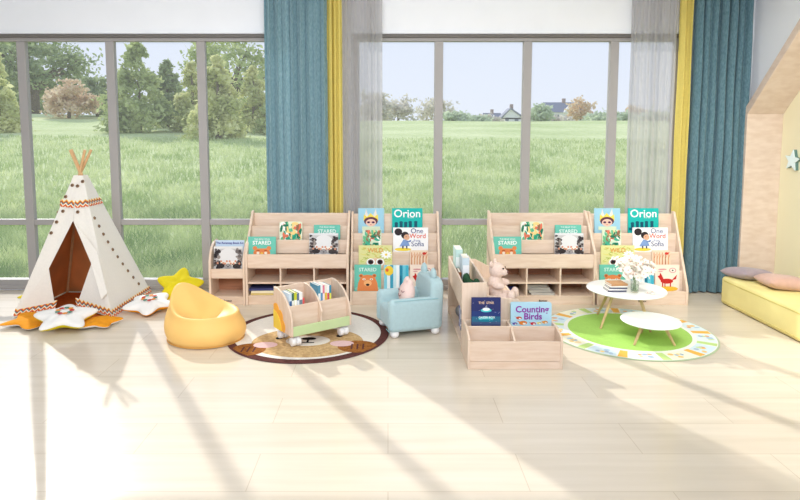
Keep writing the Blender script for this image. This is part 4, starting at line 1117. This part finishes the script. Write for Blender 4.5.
tree_at('oak_tree', 232, 48, 36, 84, 'oak', LV['mid'], 'tall open-crowned oak behind the pale conifers', n=3000, ls=.22, trunk=.35)
tree_at('conifer_tree', 255, 38, 66, 40, 'cone', LV['light'], 'pale conifer next to the edge of the teal curtain', n=2600, ls=.18)
tree_at('conifer_tree', 285, 36, 60, 44, 'cone', LV['mid'], 'green conifer beyond the teal curtain', n=2000, ls=.18)
# dark tree line far left
for i, (px, w_, pt) in enumerate(((18, 60, 78), (122, 40, 96), (188, 50, 92), (215, 50, 86), (262, 50, 96))):
    tree_at('woodland_tree', px, (82, 72, 72, 88, 104)[i], pt, w_, 'bush', LV['dark'], ['dark woodland tree behind the leftmost conifer', 'dark woodland tree left of the tall broad conifer', 'dark woodland tree behind the slim conifer', 'dark woodland tree behind the wide pale conifer', 'dark woodland tree behind the conifer by the curtain'][i], n=1800, ls=.4)
# far hedge and trees seen through the second window
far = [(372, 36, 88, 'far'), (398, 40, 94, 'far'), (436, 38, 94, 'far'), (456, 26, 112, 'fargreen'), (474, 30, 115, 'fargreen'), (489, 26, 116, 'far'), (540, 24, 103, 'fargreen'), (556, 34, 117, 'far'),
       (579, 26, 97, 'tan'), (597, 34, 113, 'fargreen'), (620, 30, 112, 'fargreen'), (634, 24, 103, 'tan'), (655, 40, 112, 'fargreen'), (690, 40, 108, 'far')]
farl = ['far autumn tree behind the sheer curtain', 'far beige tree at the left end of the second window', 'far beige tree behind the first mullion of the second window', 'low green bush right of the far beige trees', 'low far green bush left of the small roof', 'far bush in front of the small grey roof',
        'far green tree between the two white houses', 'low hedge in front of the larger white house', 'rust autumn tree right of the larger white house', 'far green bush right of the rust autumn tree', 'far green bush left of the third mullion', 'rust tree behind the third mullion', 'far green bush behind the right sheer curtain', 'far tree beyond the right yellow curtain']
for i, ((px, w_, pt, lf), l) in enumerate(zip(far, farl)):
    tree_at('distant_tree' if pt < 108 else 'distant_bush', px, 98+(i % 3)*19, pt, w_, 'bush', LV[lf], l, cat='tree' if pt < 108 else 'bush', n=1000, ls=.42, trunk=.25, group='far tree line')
# houses
HW = mat('house_white', (244, 242, 240), rough=.8, noise=.03, scale=2); HR = mat('house_slate', (150, 152, 166), rough=.8, noise=.1, scale=3)
def house(px0, px1, pyr, pye, Y, ridge, label):
    x0, x1 = X(px0, Y), X(px1, Y); w_ = x1-x0; g = ground((x0+x1)/2, Y)
    root = thing('house', ((x0+x1)/2, Y, g), 0, label, 'house'); e = zt(pye, Y)-g; r_ = zt(pyr, Y)-g; D = w_*.7
    B = MB(); B.box(-w_/2, w_/2, 0, D, -1, e, HW); B.build('wall', root)
    B = MB()
    if ridge == 'side':
        B.prism([(-.5, e-.2), (D/2, r_), (D+.5, e-.2)], 'x', -w_/2-.3, w_/2+.3, HR)
        B.build('roof', root)
        B = MB(); B.prism([(-w_*.12, e-.3), (w_*.06, r_-.8), (w_*.24, e-.3)], 'y', -.8, .6, HW); B.build('gable', root)
    else:
        B.prism([(-w_/2-.4, e-.2), (-w_*.1, r_), (w_/2+.4, e-.2), (w_/2, e-.4), (-w_*.1, r_-.5), (-w_/2, e-.4)], 'y', -.4, D, HR); B.build('roof', root)
        B = MB(); B.prism([(-w_/2+.2, e-.4), (-w_*.1, r_-.5), (w_/2-.2, e-.4)], 'y', 0, D-.3, HW); B.build('gable', root)
    for k in range(2):
        B = MB(); xx = -w_*.25+k*w_*.4; B.box(xx-.6, xx+.6, -.06, 0, e*.45, e*.75, flat((120, 126, 140))); B.build('house_window', root)
    B = MB(); B.box(-.5, .5, D*.5-.4, D*.5+.4, r_-1, r_+1.2, flat((170, 150, 146))); B.build('chimney', root)
house(500, 524, 108, 118, 190, 'front', 'far white gable house with slate roof seen left of the second mullion')
house(546, 586, 102, 112, 190, 'side', 'larger far white house with a long slate roof')
house(484, 500, 113, 118, 200, 'side', 'small far house with only its grey roof showing')

# ------------------------------------------------------------------ light
w = bpy.data.worlds.new('sky'); sc.world = w; w.use_nodes = True
N = w.node_tree.nodes; Lk = w.node_tree.links; bg = N['Background']
tc = N.new('ShaderNodeTexCoord'); sp = N.new('ShaderNodeSeparateXYZ'); cr = N.new('ShaderNodeValToRGB')
Lk.new(tc.outputs['Generated'], sp.inputs[0]); Lk.new(sp.outputs['Z'], cr.inputs[0])
e = cr.color_ramp.elements; e[0].position = 0.; e[1].position = .6
e[0].color = (*lin((228, 234, 248)), 1); e[1].color = (*lin((196, 212, 244)), 1)
Lk.new(cr.outputs[0], bg.inputs['Color']); bg.inputs['Strength'].default_value = .96
sun = bpy.data.lights.new('sun', 'SUN'); sun.energy = 2.75; sun.angle = math.radians(.9); sun.color = (1, .965, .91)
so = bpy.data.objects.new('sun', sun); COL.objects.link(so)
el = math.radians(30.9); d = Vector((.593, -1, 0)).normalized(); d = Vector((d.x*math.cos(el), d.y*math.cos(el), -math.sin(el)))
so.rotation_euler = d.to_track_quat('-Z', 'Y').to_euler(); so.location = (-6, 12, 8)
def area(name, loc, size, power, target, col=(.97, .985, 1), spread=180):
    l = bpy.data.lights.new(name, 'AREA'); l.shape = 'RECTANGLE'; l.size, l.size_y = size; l.energy = power; l.color = col; l.spread = math.radians(spread)
    o = bpy.data.objects.new(name, l); COL.objects.link(o); o.location = loc
    o.rotation_euler = (Vector(target)-Vector(loc)).to_track_quat('-Z', 'Y').to_euler(); return o
area('fill_light', (-.3, 3.0, 2.97), (6, 3.5), 38, (-.3, 3.001, 0))  # added overhead fill for the room, no fixture seen
area('fill_light', (-.2, .2, 2.8), (5, 1.6), 64, (-.6, 5.4, 1.15), spread=95)  # added fill from above the camera, brightens the furniture fronts
area('fill_light', (1.5, 2.7, 2.9), (1.4, 1.4), 30, (3.5, 4.9, .9), spread=80)  # added fill that lightens the right wall and niche

# ------------------------------------------------------------------ camera
cam = bpy.data.cameras.new('camera'); co = bpy.data.objects.new('camera', cam); COL.objects.link(co)
cam.sensor_width = 36; cam.lens = 600/800*36; cam.sensor_fit = 'HORIZONTAL'
cam.shift_x = 12/800; cam.shift_y = -61/800
co.location = (0, 0, 1.5); co.rotation_euler = (PI/2-math.atan(55/600), 0, 0)
cam.clip_end = 1000
sc.camera = co
sc.view_settings.view_transform = 'Standard'; sc.view_settings.look = 'None'; sc.view_settings.exposure = .14; sc.view_settings.gamma = 1
